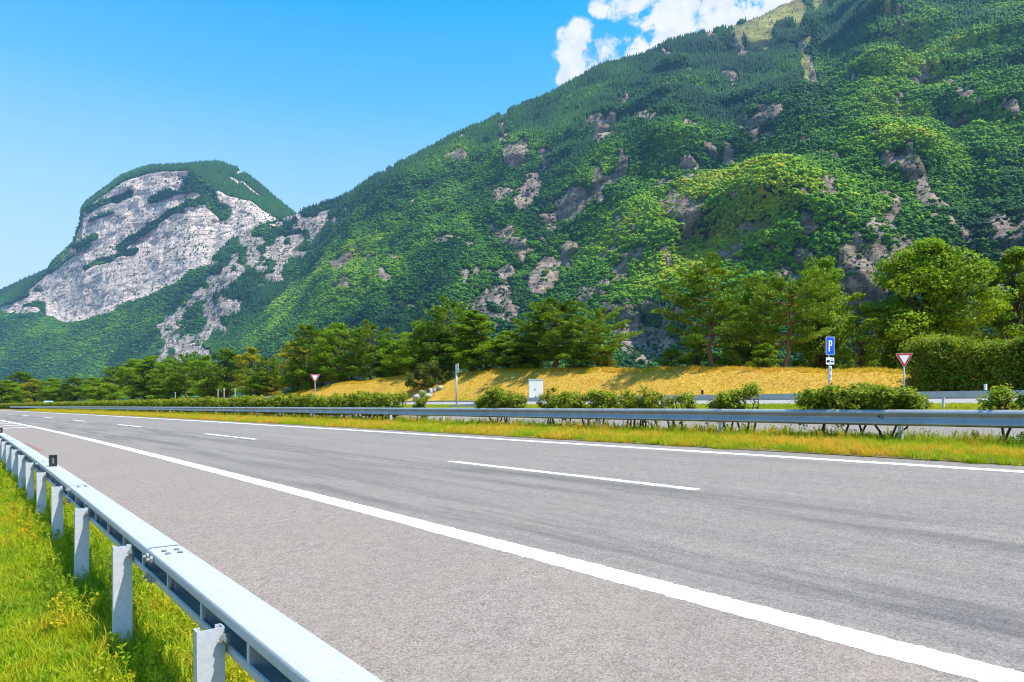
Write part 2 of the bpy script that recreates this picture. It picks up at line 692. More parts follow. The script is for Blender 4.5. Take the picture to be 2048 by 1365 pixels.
M['white_paint'] = simple_mat('white_enamel', (.80, .81, .81), .4, 0, .4, .04)
M['red_paint'] = simple_mat('red_enamel', (.55, .02, .025), .4, 0, .4, .08)
M['blue_paint'] = simple_mat('blue_enamel', (.008, .085, .55), .35, 0, .4, .06)
M['black_paint'] = simple_mat('black_enamel', (.02, .02, .02), .5, 0, .3, .1)
M['grey_rim'] = simple_mat('grey_rim', (.58, .57, .58), .45, .3, .4, .08)
M['cabinet'] = simple_mat('cabinet_paint', (.74, .71, .63), .55, 0, .35, .05, 2)
M['plate'] = simple_mat('dark_plaque', (.06, .065, .075), .4, .4)

PINE = [(0, (.040, .085, .008)), (.45, (.125, .235, .014)), (.8, (.26, .36, .020)), (1, (.36, .20, .04))]
BROAD = [(0, (.055, .115, .006)), (.4, (.155, .27, .010)), (.75, (.29, .385, .014)), (1, (.42, .42, .020))]
BROAD_DARK = [(0, (.034, .080, .008)), (.5, (.105, .195, .012)), (1, (.22, .29, .02))]
BROAD_YELLOW = [(0, (.12, .15, .012)), (.4, (.27, .29, .018)), (1, (.48, .37, .025))]
M['pine'] = leaf_mat('pine_needles', PINE, .25)
M['broad'] = leaf_mat('broad_leaves', BROAD, .42)
M['broad_dark'] = leaf_mat('dark_leaves', BROAD_DARK, .35)
M['broad_yellow'] = leaf_mat('yellow_leaves', BROAD_YELLOW, .42)
M['hedge'] = leaf_mat('hedge_leaves', [(0, (.060, .105, .010)), (.4, (.165, .235, .014)), (.8, (.32, .35, .022)), (1, (.42, .22, .05))], .40)
M['juniper'] = leaf_mat('dark_bush_leaves', [(0, (.035, .060, .008)), (.5, (.11, .145, .012)), (1, (.22, .22, .018))], .28)


# ------------------------------------------------------------------ strips that follow the road
S_NEAR = np.unique(np.concatenate([np.arange(-120, -20, 5), np.arange(-20, 60, 1.0), np.arange(60, 330, 3.0), np.arange(330, 700, 20)]))


def strip(name, s0, s1, q0, q1, mat, dz=0.0, parent=None, thick=0.0, nq=2, ds=None, ragged=0.0):
    if ds:
        s = np.linspace(s0, s1, max(2, int((s1 - s0) / ds) + 1))
    else:
        s = np.unique(np.concatenate([[s0], S_NEAR[(S_NEAR > s0) & (S_NEAR < s1)], [s1]]))
    q = np.linspace(q0, q1, nq)
    S, Q = np.meshgrid(s, q, indexing='ij')
    if ragged:      # paint spilled unevenly over the stones at its edges
        Q = Q + np.random.default_rng(int(abs(q0) * 100)).normal(0, ragged, Q.shape) + ragged * 1.5 * np.stack([fbm(np.stack([s * 3, 0 * s, 0 * s + k], 1), 3) for k in range(nq)], 1)
    x, y = XY(S.ravel(), Q.ravel())
    z = zprof(S.ravel(), Q.ravel()) + dz
    V = np.stack([x, y, z], 1)
    Fc = grid_faces(len(s), len(q))[:, ::-1]
    m = np_mesh(name, V, Fc, attrs={'road_uv': np.stack([S.ravel(), Q.ravel(), 0 * Q.ravel()], 1)})
    return link(name, m, mat, parent)


# the ground, one sheet to the horizon, sunk under the paved strips
sg = np.unique(np.concatenate([[-690], np.arange(-600, -120, 60), S_NEAR, np.arange(700, 1590, 80)]))
qg = np.array(sorted(set([-6000, -3000, -800, -250] + PQ[1:-1] + [-30, -2.76, -2.74, 7.94, 7.96, 11.62, 11.66, 20.55, 20.6, 28.35, 28.4, 32.9, 33.02, 45, 90, 150, 900, 3000, 6000])))
SG, QG = np.meshgrid(sg, qg, indexing='ij')
SGf, QGf = SG.ravel(), QG.ravel()
# features right of 23 m wander with the slip road
QGw = np.where(QGf < 22.5, QGf, np.where(QGf < 28.3, 22.5 + (QGf - 22.5) * (5.8 + shift(SGf)) / 5.8, QGf + shift(SGf)))
xg, yg = XY(SGf, QGw)
zg = np.interp(QGf, PQ, PZ)
sink = ((QGf > -2.75) & (QGf < 7.95)) | ((QGf > 11.63) & (QGf < 20.58)) | ((QGf > 28.37) & (QGf < 32.95)) | ((QGf > 34.6) & (QGf < 60))
zg = zg - np.where(sink, .08, 0)
gm = np_mesh('ground', np.stack([xg, yg, zg], 1), grid_faces(len(sg), len(qg))[:, ::-1])
tag(link('ground', gm, M['ground']), kind='structure')

# near carriageway
road = strip('road', -100, 620, -.08, 7.95, M['asphalt'], 0, nq=6)
tag(road, kind='structure')
strip('shoulder', -100, 620, -2.75, -.08, M['shoulder'], 0, road, nq=4)
strip('edge_line', -5, 22, -.12, .14, M['paint'], .002, road, ds=.03, ragged=.006)
strip('edge_line', 22, 560, -.12, .14, M['paint'], .002, road)
strip('edge_line', -5, 22, 7.32 - .10, 7.32 + .10, M['paint'], .002, road, ds=.05, ragged=.006)
strip('edge_line', 22, 560, 7.32 - .10, 7.32 + .10, M['paint'], .002, road)
for i in range(-1, 22):
    s0 = 10.313 - 5 + .33 + i * 17.69
    strip('lane_dash', s0, s0 + 6, 3.66 - .075, 3.66 + .075, M['paint'], .002, road, ds=(.05 if i in (0, 1) else 1.5), ragged=(.006 if i in (0, 1) else 0))
# hatched gore on the widened shoulder
for k in range(6):
    y0 = 43.2 + k * 5.3
    # the bars leave the edge line and run across the shoulder
    se, = SQ(-.705 * y0, y0)[0]
    a = np.array(XY(se, -.13))
    d = np.array([-1.0, .075])
    n = np.array([.075, 1.0])
    L_ = 1.0 + 4.0
    vs, uvs = [], []
    for t in np.linspace(0, L_, 6):
        for w in (-.27, .27):
            p = a + d * t + n * w
            if t == 0:
                p = p + np.array([w * .9 * -0.8, 0])
            ss, qq = SQ(p[0], p[1])
            vs.append((p[0], p[1], float(zprof(ss, qq)[0]) + .008))
            uvs.append((ss[0], qq[0], 0))
    m = np_mesh('hatch_bar', np.array(vs), np.array([[2 * i, 2 * i + 2, 2 * i + 3, 2 * i + 1] for i in range(5)]), attrs={'road_uv': np.array(uvs)})
    link('hatch_bar', m, M['paint'], road)
# the paved gore left of the shoulder far down the road
strip('gore_pavement', 30, 620, -7.5, -2.75, M['shoulder'], .01, road, nq=3)
M['rust'] = simple_mat('rust_mark', (.26, .11, .07), .9)
strip('rust_streak', 27.0, 33.5, -2.05, -1.98, M['rust'], .005, road, ds=1.0)

# opposing carriageway
opp = strip('carriageway', -100, 620, 11.65, 20.55, M['asphalt'], 0, nq=5)
tag(opp, kind='structure')
strip('edge_line', -60, 400, 12.0, 12.18, M['paint'], .005, opp)
strip('edge_line', -60, 400, 19.6, 19.8, M['paint'], .005, opp)
for i in range(-1, 14):
    s0 = 3 + i * 18
    strip('lane_dash', s0, s0 + 6, 15.8, 15.95, M['paint'], .005, opp, ds=1.5)


def wander_strip(name, s0, s1, p0, p1, mat, dz=0, parent=None, nq=3):
    s = np.unique(np.concatenate([[s0], S_NEAR[(S_NEAR > s0) & (S_NEAR < s1)], [s1]]))
    p = np.linspace(p0, p1, nq)
    S, P = np.meshgrid(s, p, indexing='ij')
    S, P = S.ravel(), P.ravel()
    x, y = XY(S, P + shift(S))
    z = np.interp(P, PQ, PZ) + dz
    m = np_mesh(name, np.stack([x, y, z], 1), grid_faces(len(s), nq)[:, ::-1], attrs={'road_uv': np.stack([S, P, 0 * P], 1)})
    return link(name, m, mat, parent)


slip = wander_strip('slip_road', -100, 500, 28.38, 32.95, M['slip'])
tag(slip, kind='structure')
# kerb on the far side of the slip road
kb = MB()
ks = S_NEAR[(S_NEAR > -60) & (S_NEAR < 120)]
kx0, ky0 = XY(ks, 32.95 + shift(ks))
kx1, ky1 = XY(ks, 33.1 + shift(ks))
zk = np.interp(33, PQ, PZ)
vs = []
for i in range(len(ks)):
    vs += [(kx0[i], ky0[i], zk - .05), (kx0[i], ky0[i], zk + .12), (kx1[i], ky1[i], zk + .12), (kx1[i], ky1[i], zk - .05)]
fs = []
for i in range(len(ks) - 1):
    for k in range(3):
        fs.append((i * 4 + k, i * 4 + k + 1, i * 4 + 5 + k, i * 4 + 4 + k))
kb.add(vs, fs)
kb.build('kerb', M['stone'], slip)

# median strip and grassed mound
md = strip('median_strip', -100, 400, 7.94, 11.66, M['verge'], .012, nq=8)
tag(md, kind='structure')
ms = np.arange(-90, 140, 1.0)
mq = np.concatenate([np.linspace(34.4, 40.5, 22), np.linspace(41.5, 68, 14)])
MS, MQ = np.meshgrid(ms, mq, indexing='ij')
MSf, MQf = MS.ravel(), MQ.ravel()
mx_, my_ = XY(MSf, MQf + shift(MSf))
mz_ = mound_z(MSf, MQf) + .02 + (.16 * fbm(np.stack([mx_ * .5, my_ * .5, 0 * mx_], 1), 4) + .22 * fbm(np.stack([mx_ * .13, my_ * .13, 0 * mx_], 1), 2)) * np.clip((MQf - 34.6), 0, 1)
mound = link('grass_mound', np_mesh('grass_mound', np.stack([mx_, my_, mz_], 1), grid_faces(len(ms), len(mq))[:, ::-1], True), M['mound'])
tag(mound, kind='structure')

# ------------------------------------------------------------------ mountains
def rock_mat(name, pale, dark, warm, green, meadow, sc_=1.0, fine=.7, bd=10.0, veg=.75):
    """rock where the terrain says rock, forest floor elsewhere"""
    m, nt, out = new_mat(name)
    rk = attr(nt, 'rock').outputs['Fac']
    md_ = attr(nt, 'meadow').outputs['Fac']
    tc = N(nt, 'ShaderNodeTexCoord').outputs['Object']
    mp = N(nt, 'ShaderNodeMapping')
    mp.inputs['Scale'].default_value = (.011 * sc_, .011 * sc_, .005 * sc_)
    mp.inputs['Rotation'].default_value = (.25, .45, 0)
    nt.links.new(tc, mp.inputs['Vector'])
    n1 = noise(nt, mp.outputs[0], 2.2, 9, .68, .6)
    v = N(nt, 'ShaderNodeTexVoronoi', feature='DISTANCE_TO_EDGE')
    setin(v, scale=1.4)
    mpv = N(nt, 'ShaderNodeMapping')
    mpv.inputs['Scale'].default_value = (.02 * sc_, .02 * sc_, .009 * sc_)
    mpv.inputs['Rotation'].default_value = (.5, .3, .2)
    nt.links.new(tc, mpv.inputs['Vector'])
    nt.links.new(mpv.outputs[0], v.inputs['Vector'])
    n2 = noise(nt, mp.outputs[0], 9, 6, .7)
    c = mixc(nt, mrange(nt, n1, .38, .64), dark, pale)
    c = mixc(nt, mrange(nt, n2, .45, .75, 0, .75), c, warm)
    cr = mrange(nt, v.outputs['Distance'], 0, .05, .55, 0)
    # dipping beds and upright stains
    mps = N(nt, 'ShaderNodeMapping')
    mps.inputs['Scale'].default_value = (.006, .006, .075)
    mps.inputs['Rotation'].default_value = (0, .42, 0)
    nt.links.new(tc, mps.inputs['Vector'])
    n5 = noise(nt, mps.outputs[0], 1.0, 7, .65, .4)
    c = mixc(nt, mrange(nt, n5, .52, .60, 0, .55), c, tuple(x * .55 for x in dark))
    mpw = N(nt, 'ShaderNodeMapping')
    mpw.inputs['Scale'].default_value = (.05, .05, .006)
    nt.links.new(tc, mpw.inputs['Vector'])
    n6 = noise(nt, mpw.outputs[0], 1.0, 6, .65)
    c = mixc(nt, mrange(nt, n6, .54, .66, 0, .45), c, tuple(x * .6 for x in dark))
    n3 = noise(nt, mp.outputs[0], 34, 8, .72)
    c = mixc(nt, mrange(nt, n3, .5, .72, 0, fine), c, tuple(x * .5 for x in dark))
    n4 = noise(nt, tc, .045, 6, .7)
    c = mixc(nt, mrange(nt, n4, .56, .66, 0, veg), c, tuple(x * 1.6 for x in green))
    c = mixc(nt, cr, c, tuple(x * .35 for x in dark))
    gr = mixc(nt, n2, tuple(x * .6 for x in green), green)
    gn = mixc(nt, n1, meadow, tuple(x * .75 for x in meadow))
    fl = mixc(nt, md_, gr, gn)
    c = mixc(nt, mrange(nt, rk, .35, .6), fl, c)
    h = math_node(nt, 'ADD', math_node(nt, 'ADD', n1, math_node(nt, 'SUBTRACT', math_node(nt, 'MULTIPLY', n3, .35), math_node(nt, 'ADD', mrange(nt, n5, .50, .60, 0, .45), mrange(nt, n6, .52, .66, 0, .35)))), math_node(nt, 'ADD', math_node(nt, 'MULTIPLY', n2, .5), math_node(nt, 'MULTIPLY', mrange(nt, v.outputs['Distance'], 0, .12), .35)))
    principled(nt, out, c, .95, 0, .1, bump(nt, h, .9, bd))
    return m


def px_u(x):
    return (x - 1024.0) / F


def px_t(v):
    return (YH - v) / F


def prof(pts):
    a = np.array(pts, float)
    return px_u(a[:, 0]), a


def smooth01(x):
    x = np.clip(x, 0, 1)
    return x * x * (3 - 2 * x)


FOREST = []     # (positions, sizes, kind, tint) gathered from every slope


def patches(px, pv, plist, nz, edge=.45):
    """soft ellipses with a ragged edge -> 0..1"""
    r = np.zeros_like(px)
    for (x, v, rx, rv, *a) in plist:
        ang = a[0] if a else 0
        dx, dv = px - x, pv - v
        ca, sa = math.cos(math.radians(ang)), math.sin(math.radians(ang))
        d = np.sqrt(((dx * ca + dv * sa) / rx) ** 2 + ((-dx * sa + dv * ca) / rv) ** 2)
        r = np.maximum(r, np.clip(1.25 - d + nz * edge, 0, 1))
    return r


def build_slope(name, us, ws, fn, mat):
    """fn(u, w) -> depth, height, rock, meadow, tree density, conifer share, brightness"""
    U, Wm = np.meshgrid(us, ws, indexing='ij')
    d, z, rock, meadow, dens, con, bri = fn(U, Wm)
    x = U * d
    V = np.stack([x.ravel(), d.ravel(), z.ravel()], 1)
    m = np_mesh(name, V, grid_faces(len(us), len(ws)), True, attrs={'rock': rock.ravel(), 'meadow': meadow.ravel()})
    o = tag(link(name, m, mat), kind='structure')
    # trees: by real area
    P = V.reshape(len(us), len(ws), 3)
    a = P[1:, :-1] - P[:-1, :-1]
    b = P[:-1, 1:] - P[:-1, :-1]
    area = np.linalg.norm(np.cross(a, b), axis=2)
    dc = dens[:-1, :-1]
    rc = np.maximum.reduce([rock[:-1, :-1], rock[1:, :-1], rock[:-1, 1:], meadow[:-1, :-1]])
    keep = np.where(rc > .40, np.interp(P[:-1, :-1, 1], [600, 1500], [.30, .12]), 1.0)
    keep = np.where(meadow[:-1, :-1] > .4, .015, keep)
    wgt = area * dc * keep
    n = rng.poisson(wgt)
    idx = np.repeat(np.arange(n.size), n.ravel())
    iu, iw = np.unravel_index(idx, n.shape)
    f, g = rng.random(len(idx)), rng.random(len(idx))
    pos = (P[iu, iw] * ((1 - f) * (1 - g))[:, None] + P[iu + 1, iw] * (f * (1 - g))[:, None]
           + P[iu, iw + 1] * ((1 - f) * g)[:, None] + P[iu + 1, iw + 1] * (f * g)[:, None])
    FOREST.append((pos, con[iu, iw], bri[iu, iw], rc[iu, iw]))
    return o


# --- the big forested mountain on the right
C_SKY = [(150, 809), (250, 790), (330, 752), (400, 715), (450, 668), (500, 612), (560, 552), (605, 512), (640, 470), (668, 425), (700, 387), (750, 352), (830, 316),
         (900, 277), (960, 251), (1020, 221), (1100, 191), (1150, 163), (1200, 133), (1290, 112), (1340, 88), (1400, 71), (1450, 64),
         (1490, 47), (1560, 12), (1610, -12), (1700, -60), (1800, -110), (2048, -190), (2500, -240), (3200, -200)]
C_ROCK = [(1045, 472, 38, 20), (1012, 575, 16, 30, 10), (1000, 612, 30, 22), (1225, 255, 52, 18, -18), (1310, 250, 24, 10), (1520, 250, 32, 11, 15),
          (1462, 300, 26, 12, 30), (1480, 320, 12, 8), (1432, 340, 16, 10), (1385, 355, 12, 15), (1150, 385, 45, 20, -20), (1045, 300, 36, 14, -30),
          (1065, 360, 26, 14, -50), (1000, 380, 18, 8, -40), (1240, 345, 9, 22), (1345, 440, 32, 24), (1230, 497, 34, 13, -15), (1275, 512, 14, 10),
          (1325, 372, 18, 8), (1470, 372, 14, 9), (1820, 365, 34, 18, 25), (1850, 395, 40, 12, 45), (1880, 425, 28, 18, 40), (1790, 405, 14, 22, -30),
          (1945, 475, 20, 30, -25), (2015, 455, 48, 34), (2080, 440, 60, 40), (1130, 500, 12, 36, 25), (1100, 540, 14, 22, 30), (1075, 560, 14, 14),
          (1555, 545, 16, 10), (1530, 500, 34, 10, 20), (1460, 515, 30, 9), (1590, 530, 18, 10), (1620, 490, 12, 10), (1600, 560, 20, 14),
          (1720, 560, 40, 45), (1700, 600, 30, 40), (1760, 500, 16, 44, -10), (1790, 455, 12, 40), (1810, 520, 14, 34), (1660, 550, 14, 12),
          (690, 520, 26, 9, -30), (915, 305, 18, 8), (760, 560, 10, 8), (1265, 670, 26, 40, 20), (1300, 690, 44, 42), (1330, 660, 20, 14), (1210, 620, 20, 14, 20),
          (1170, 590, 12, 16), (1480, 135, 20, 5), (1620, 110, 9, 30), (1608, 75, 10, 16), (1905, 150, 6, 12, -30), (1850, 120, 5, 14, -20), (1920, 165, 8, 8),
          (1560, 12, 40, 9, -30), (1520, 30, 26, 7, -25), (1490, 60, 22, 6), (890, 180, 4, 4), (1380, 330, 8, 6), (640, 440, 14, 9), (930, 560, 8, 8), (1240, 560, 10, 12)]
C_MEADOW = [(1495, 66, 48, 24, 10), (1540, 40, 50, 18, -25), (1600, 20, 16, 46, 12), (1607, 100, 9, 26), (1618, 60, 8, 34, 10), (800, 602, 24, 7), (818, 612, 14, 5),
            (1540, 490, 30, 6, 25), (1660, 10, 10, 20), (1640, -20, 26, 40, 20), (1560, 28, 50, 16, -28), (1615, 130, 8, 30), (1470, 78, 26, 12), (1850, 110, 5, 26, -25), (1905, 150, 12, 8, 30), (1700, -30, 20, 40), (1780, 20, 6, 30, 15), (1290, 655, 14, 8), (1225, 640, 24, 6), (1095, 575, 6, 6), (645, 392, 8, 3), (1410, 505, 20, 6, 20)]
C_HUMP = [(1560, 430, 190, 90, -170), (1400, 610, 120, 70, -70), (1300, 470, 110, 80, -60), (1700, 290, 150, 90, -110), (1230, 300, 120, 60, -60),
          (1000, 470, 140, 60, 40), (1660, 100, 50, 150, 90), (1440, 240, 60, 120, 60), (1330, 190, 130, 70, -60), (1860, 330, 60, 60, -40), (1110, 420, 60, 90, 50),
          (830, 430, 90, 60, -50), (1480, 70, 60, 60, -50)]
C_RAV = np.array([(1800, -40), (1830, 60), (1865, 150), (1905, 220), (1930, 290), (1945, 360), (1940, 430), (1925, 500), (1900, 600)], float)


def slope_C(U, Wm):
    px = 1024 + U * F
    sky = np.interp(px, [p[0] for p in C_SKY], [p[1] for p in C_SKY])
    yf = np.interp(px, [150, 330, 600, 900, 1250, 1450, 2048, 3200], [2650, 2350, 1650, 1150, 800, 640, 520, 420])
    yr = np.interp(px, [150, 330, 590, 800, 1100, 1640, 2048, 3200], [2760, 2900, 3350, 3150, 2950, 3000, 2750, 2400])
    wf = np.minimum(Wm, 1.0)
    d = yf + (yr - yf) * wf
    zr = px_t(sky) * yr
    z = 2 + (zr - 2) * wf ** 1.12
    pv = YH - (z - H) / d * F
    x = U * d
    P3 = np.stack([x, d * .55, z], -1)
    big = fbm(P3 / 420.0, 3)
    mid = fbm(P3 / 150.0 + 9, 4)
    fine = ridged(P3 / 70.0 + 3, 4)
    keep = 1 - smooth01((wf - .8) / .2) * .85
    foot = smooth01(wf / .12)
    dd = (big * 165 + mid * 70 + ridged(P3 / 230 + 50, 2) * 45) * keep * foot
    for hx, hv, rx, rv, am in C_HUMP:
        dd = dd + am * np.exp(-((px - hx) / rx) ** 2 - ((pv - hv) / rv) ** 2) * foot * keep
    rxv = np.interp(pv, C_RAV[:, 1], C_RAV[:, 0])
    dr = (px - rxv) / 52.0
    dd = dd + (60 * np.exp(-dr ** 2) + 30 * smooth01((dr - .3) / 1.6)) * foot * smooth01((640 - pv) / 120)
    dcl = np.exp(-((px - 1300) / 60) ** 2 - ((pv - 690) / 60) ** 2)
    nz = fbm(np.stack([px / 26.0, pv / 20.0, 0 * px], -1), 4)
    rock = patches(px, pv, [(a_[0], a_[1], a_[2] * 1.22 + 3, a_[3] * 1.22 + 3, *a_[4:]) for a_ in C_ROCK], nz * 2.0, .9)
    warmd = smooth01((px - 1000) / 400) * smooth01((pv - 430) / 120)
    rock = np.maximum(rock, np.clip((fbm(np.stack([px / 46.0 + 5, pv / 34.0, 0 * px + 3], -1), 4) - .40 + .05 * warmd) * 5, 0, .8) * foot)
    meadow = patches(px, pv, C_MEADOW, nz * 1.2, .6)
    rock = rock * (1 - .7 * np.clip(meadow * 1.3, 0, 1))
    rr = np.clip(rock * 1.4, 0, 1)
    dd = dd + rr * (fine * 26 - 16) + dcl * 60
    d2 = d + dd
    z2 = z + rr * mid * 14 + fbm(P3 / 40 + 5, 2) * 5 * foot
    z2 = np.where(Wm > 1, z - 260 * (Wm - 1), z2)
    d2 = np.where(Wm > 1, yr + (Wm - 1) * 700, d2)
    con = np.clip((z - 820) / 650 + fbm(P3 / 260 + 40, 3) * 1.0, 0, 1) * smooth01((wf - .25) / .4)
    con = con * (1 - .8 * smooth01((px - 1600) / 60))
    for gx, gv, ga, gb, gs in ((1430, 115, 110, 50, 1.0), (1555, 105, 55, 60, 1.2), (1700, 50, 60, 70, 1.1), (1960, 40, 90, 50, .4), (1350, 180, 120, 40, .5)):
        con = np.maximum(con, np.clip(1.4 * gs * np.exp(-((px - gx) / ga) ** 2 - ((pv - gv) / gb) ** 2) + nz * .5 - .15, 0, 1))
    con = np.maximum(con, smooth01((wf - .90) / .08) * smooth01((1450 - px) / 60 + 1))
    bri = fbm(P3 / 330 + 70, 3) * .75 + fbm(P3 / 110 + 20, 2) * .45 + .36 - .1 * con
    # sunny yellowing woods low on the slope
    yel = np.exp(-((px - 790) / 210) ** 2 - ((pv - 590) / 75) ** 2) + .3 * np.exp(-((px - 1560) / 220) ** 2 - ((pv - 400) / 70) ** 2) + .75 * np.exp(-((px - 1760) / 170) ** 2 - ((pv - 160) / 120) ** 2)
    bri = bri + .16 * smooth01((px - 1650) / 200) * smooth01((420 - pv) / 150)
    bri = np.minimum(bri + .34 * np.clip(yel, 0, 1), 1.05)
    dens = np.interp(d2, [500, 1500, 3000, 3600], [.060, .044, .031, .026]) * (1 - .8 * (Wm > 1.0))
    inside = (px > 150) & (px < 2250)
    return d2, z2, rock, meadow, dens * inside, con, bri


M['mtn_main'] = rock_mat('main_slope', (.45, .355, .285), (.22, .17, .145), (.46, .29, .16), (.032, .060, .014), (.36, .33, .10))
us = px_u(np.concatenate([np.arange(150, 2100, 4.2), np.arange(2100, 3200, 25)]))
ws = np.concatenate([np.linspace(0, 1, 260), [1.04, 1.2, 1.6]])
build_slope('forested_mountain', us, ws, slope_C, M['mtn_main'])

# --- the spur in the middle distance
B_SKY = [(-200, 812), (60, 790), (150, 735), (250, 655), (330, 597), (400, 545), (460, 480), (520, 448), (560, 440), (590, 429), (620, 416), (650, 407), (700, 388), (740, 372), (800, 370)]
B_ROCK = [(510, 500, 26, 42, -20), (545, 505, 30, 20, -40), (590, 475, 34, 30, -30), (620, 455, 30, 18, -30), (475, 540, 34, 30, -45), (450, 565, 30, 22, -40), (400, 605, 40, 26, -45),
          (375, 645, 34, 40, -15), (345, 615, 22, 24), (360, 690, 24, 26), (430, 570, 26, 20, -40), (330, 640, 16, 20), (420, 640, 16, 30, -20), (385, 715, 26, 18), (650, 465, 24, 22), (600, 490, 40, 14, -35), (640, 440, 20, 12), (350, 660, 26, 34), (405, 660, 20, 30, -10), (540, 540, 20, 18), (345, 700, 22, 18), (440, 610, 26, 26, -30), (500, 470, 20, 24, -20)]


def slope_B(U, Wm):
    px = 1024 + U * F
    sky = np.interp(px, [p[0] for p in B_SKY], [p[1] for p in B_SKY])
    yf = np.interp(px, [-200, 150, 330, 700], [3000, 2750, 2450, 2400])
    yr = np.interp(px, [-200, 150, 330, 700], [3300, 3400, 3500, 3560])
    wf = np.minimum(Wm, 1.0)
    d = yf + (yr - yf) * wf ** .9
    zr = px_t(sky) * yr
    z = 2 + (zr - 2) * wf ** 1.05
    pv = YH - (z - H) / d * F
    P3 = np.stack([U * d, d * .55, z], -1)
    keep = 1 - smooth01((wf - .75) / .25) * .8
    foot = smooth01(wf / .15)
    nz = fbm(np.stack([px / 18.0, pv / 16.0, 0 * px + 2], -1), 4)
    rock = patches(px, pv, [(a_[0], a_[1], a_[2] * 1.3, a_[3] * 1.3, *a_[4:]) for a_ in B_ROCK], nz * 1.8, .9)
    rr = np.clip(rock * 1.3, 0, 1)
    dd = (fbm(P3 / 300 + 20, 3) * 90 + fbm(P3 / 120, 3) * 40) * keep * foot + rr * (ridged(P3 / 60 + 8, 4) * 22 - 10)
    d2 = np.where(Wm > 1, yr + (Wm - 1) * 700, d + dd)
    z2 = np.where(Wm > 1, z - 300 * (Wm - 1), z + rr * 10 * fbm(P3 / 50, 3))
    con = np.clip(.25 + fbm(P3 / 260 + 4, 3), 0, 1)
    bri = fbm(P3 / 220 + 33, 3) * .6 + .26
    dens = np.full_like(px, .025) * (px > -20) * (px < 700) * (1 - .8 * (Wm > 1))
    return d2, z2, rock, np.zeros_like(px), dens, con, bri


M['mtn_spur'] = rock_mat('spur_slope', (.58, .49, .42), (.30, .25, .22), (.52, .36, .24), (.028, .052, .016), (.3, .27, .09))
build_slope('wooded_spur', px_u(np.arange(-200, 800, 4.5)), np.concatenate([np.linspace(0, 1, 130), [1.05, 1.3]]), slope_B, M['mtn_spur'])

# --- the rock-walled mountain on the left
A_SKY = [(-900, 690), (-500, 660), (-200, 640), (-60, 606), (0, 586), (50, 562), (98, 541), (104, 528), (135, 500), (152, 486), (156, 468), (163, 452), (167, 414), (200, 387), (240, 358),
         (300, 336), (350, 331), (400, 328), (440, 327), (480, 341), (520, 371), (555, 401), (590, 430), (640, 462), (700, 492), (800, 540)]
A_BASE = [(-900, 740), (0, 635), (60, 610), (100, 625), (128, 640), (180, 628), (250, 600), (330, 566), (400, 525), (480, 494), (540, 452), (600, 470), (800, 560)]
A_TOP = [(-900, 692), (-100, 622), (0, 604), (60, 580), (98, 548), (135, 508), (156, 470), (166, 420), (205, 394), (245, 366), (300, 345), (350, 343), (380, 342), (420, 372), (460, 392), (500, 402),
         (530, 425), (560, 446), (800, 545)]


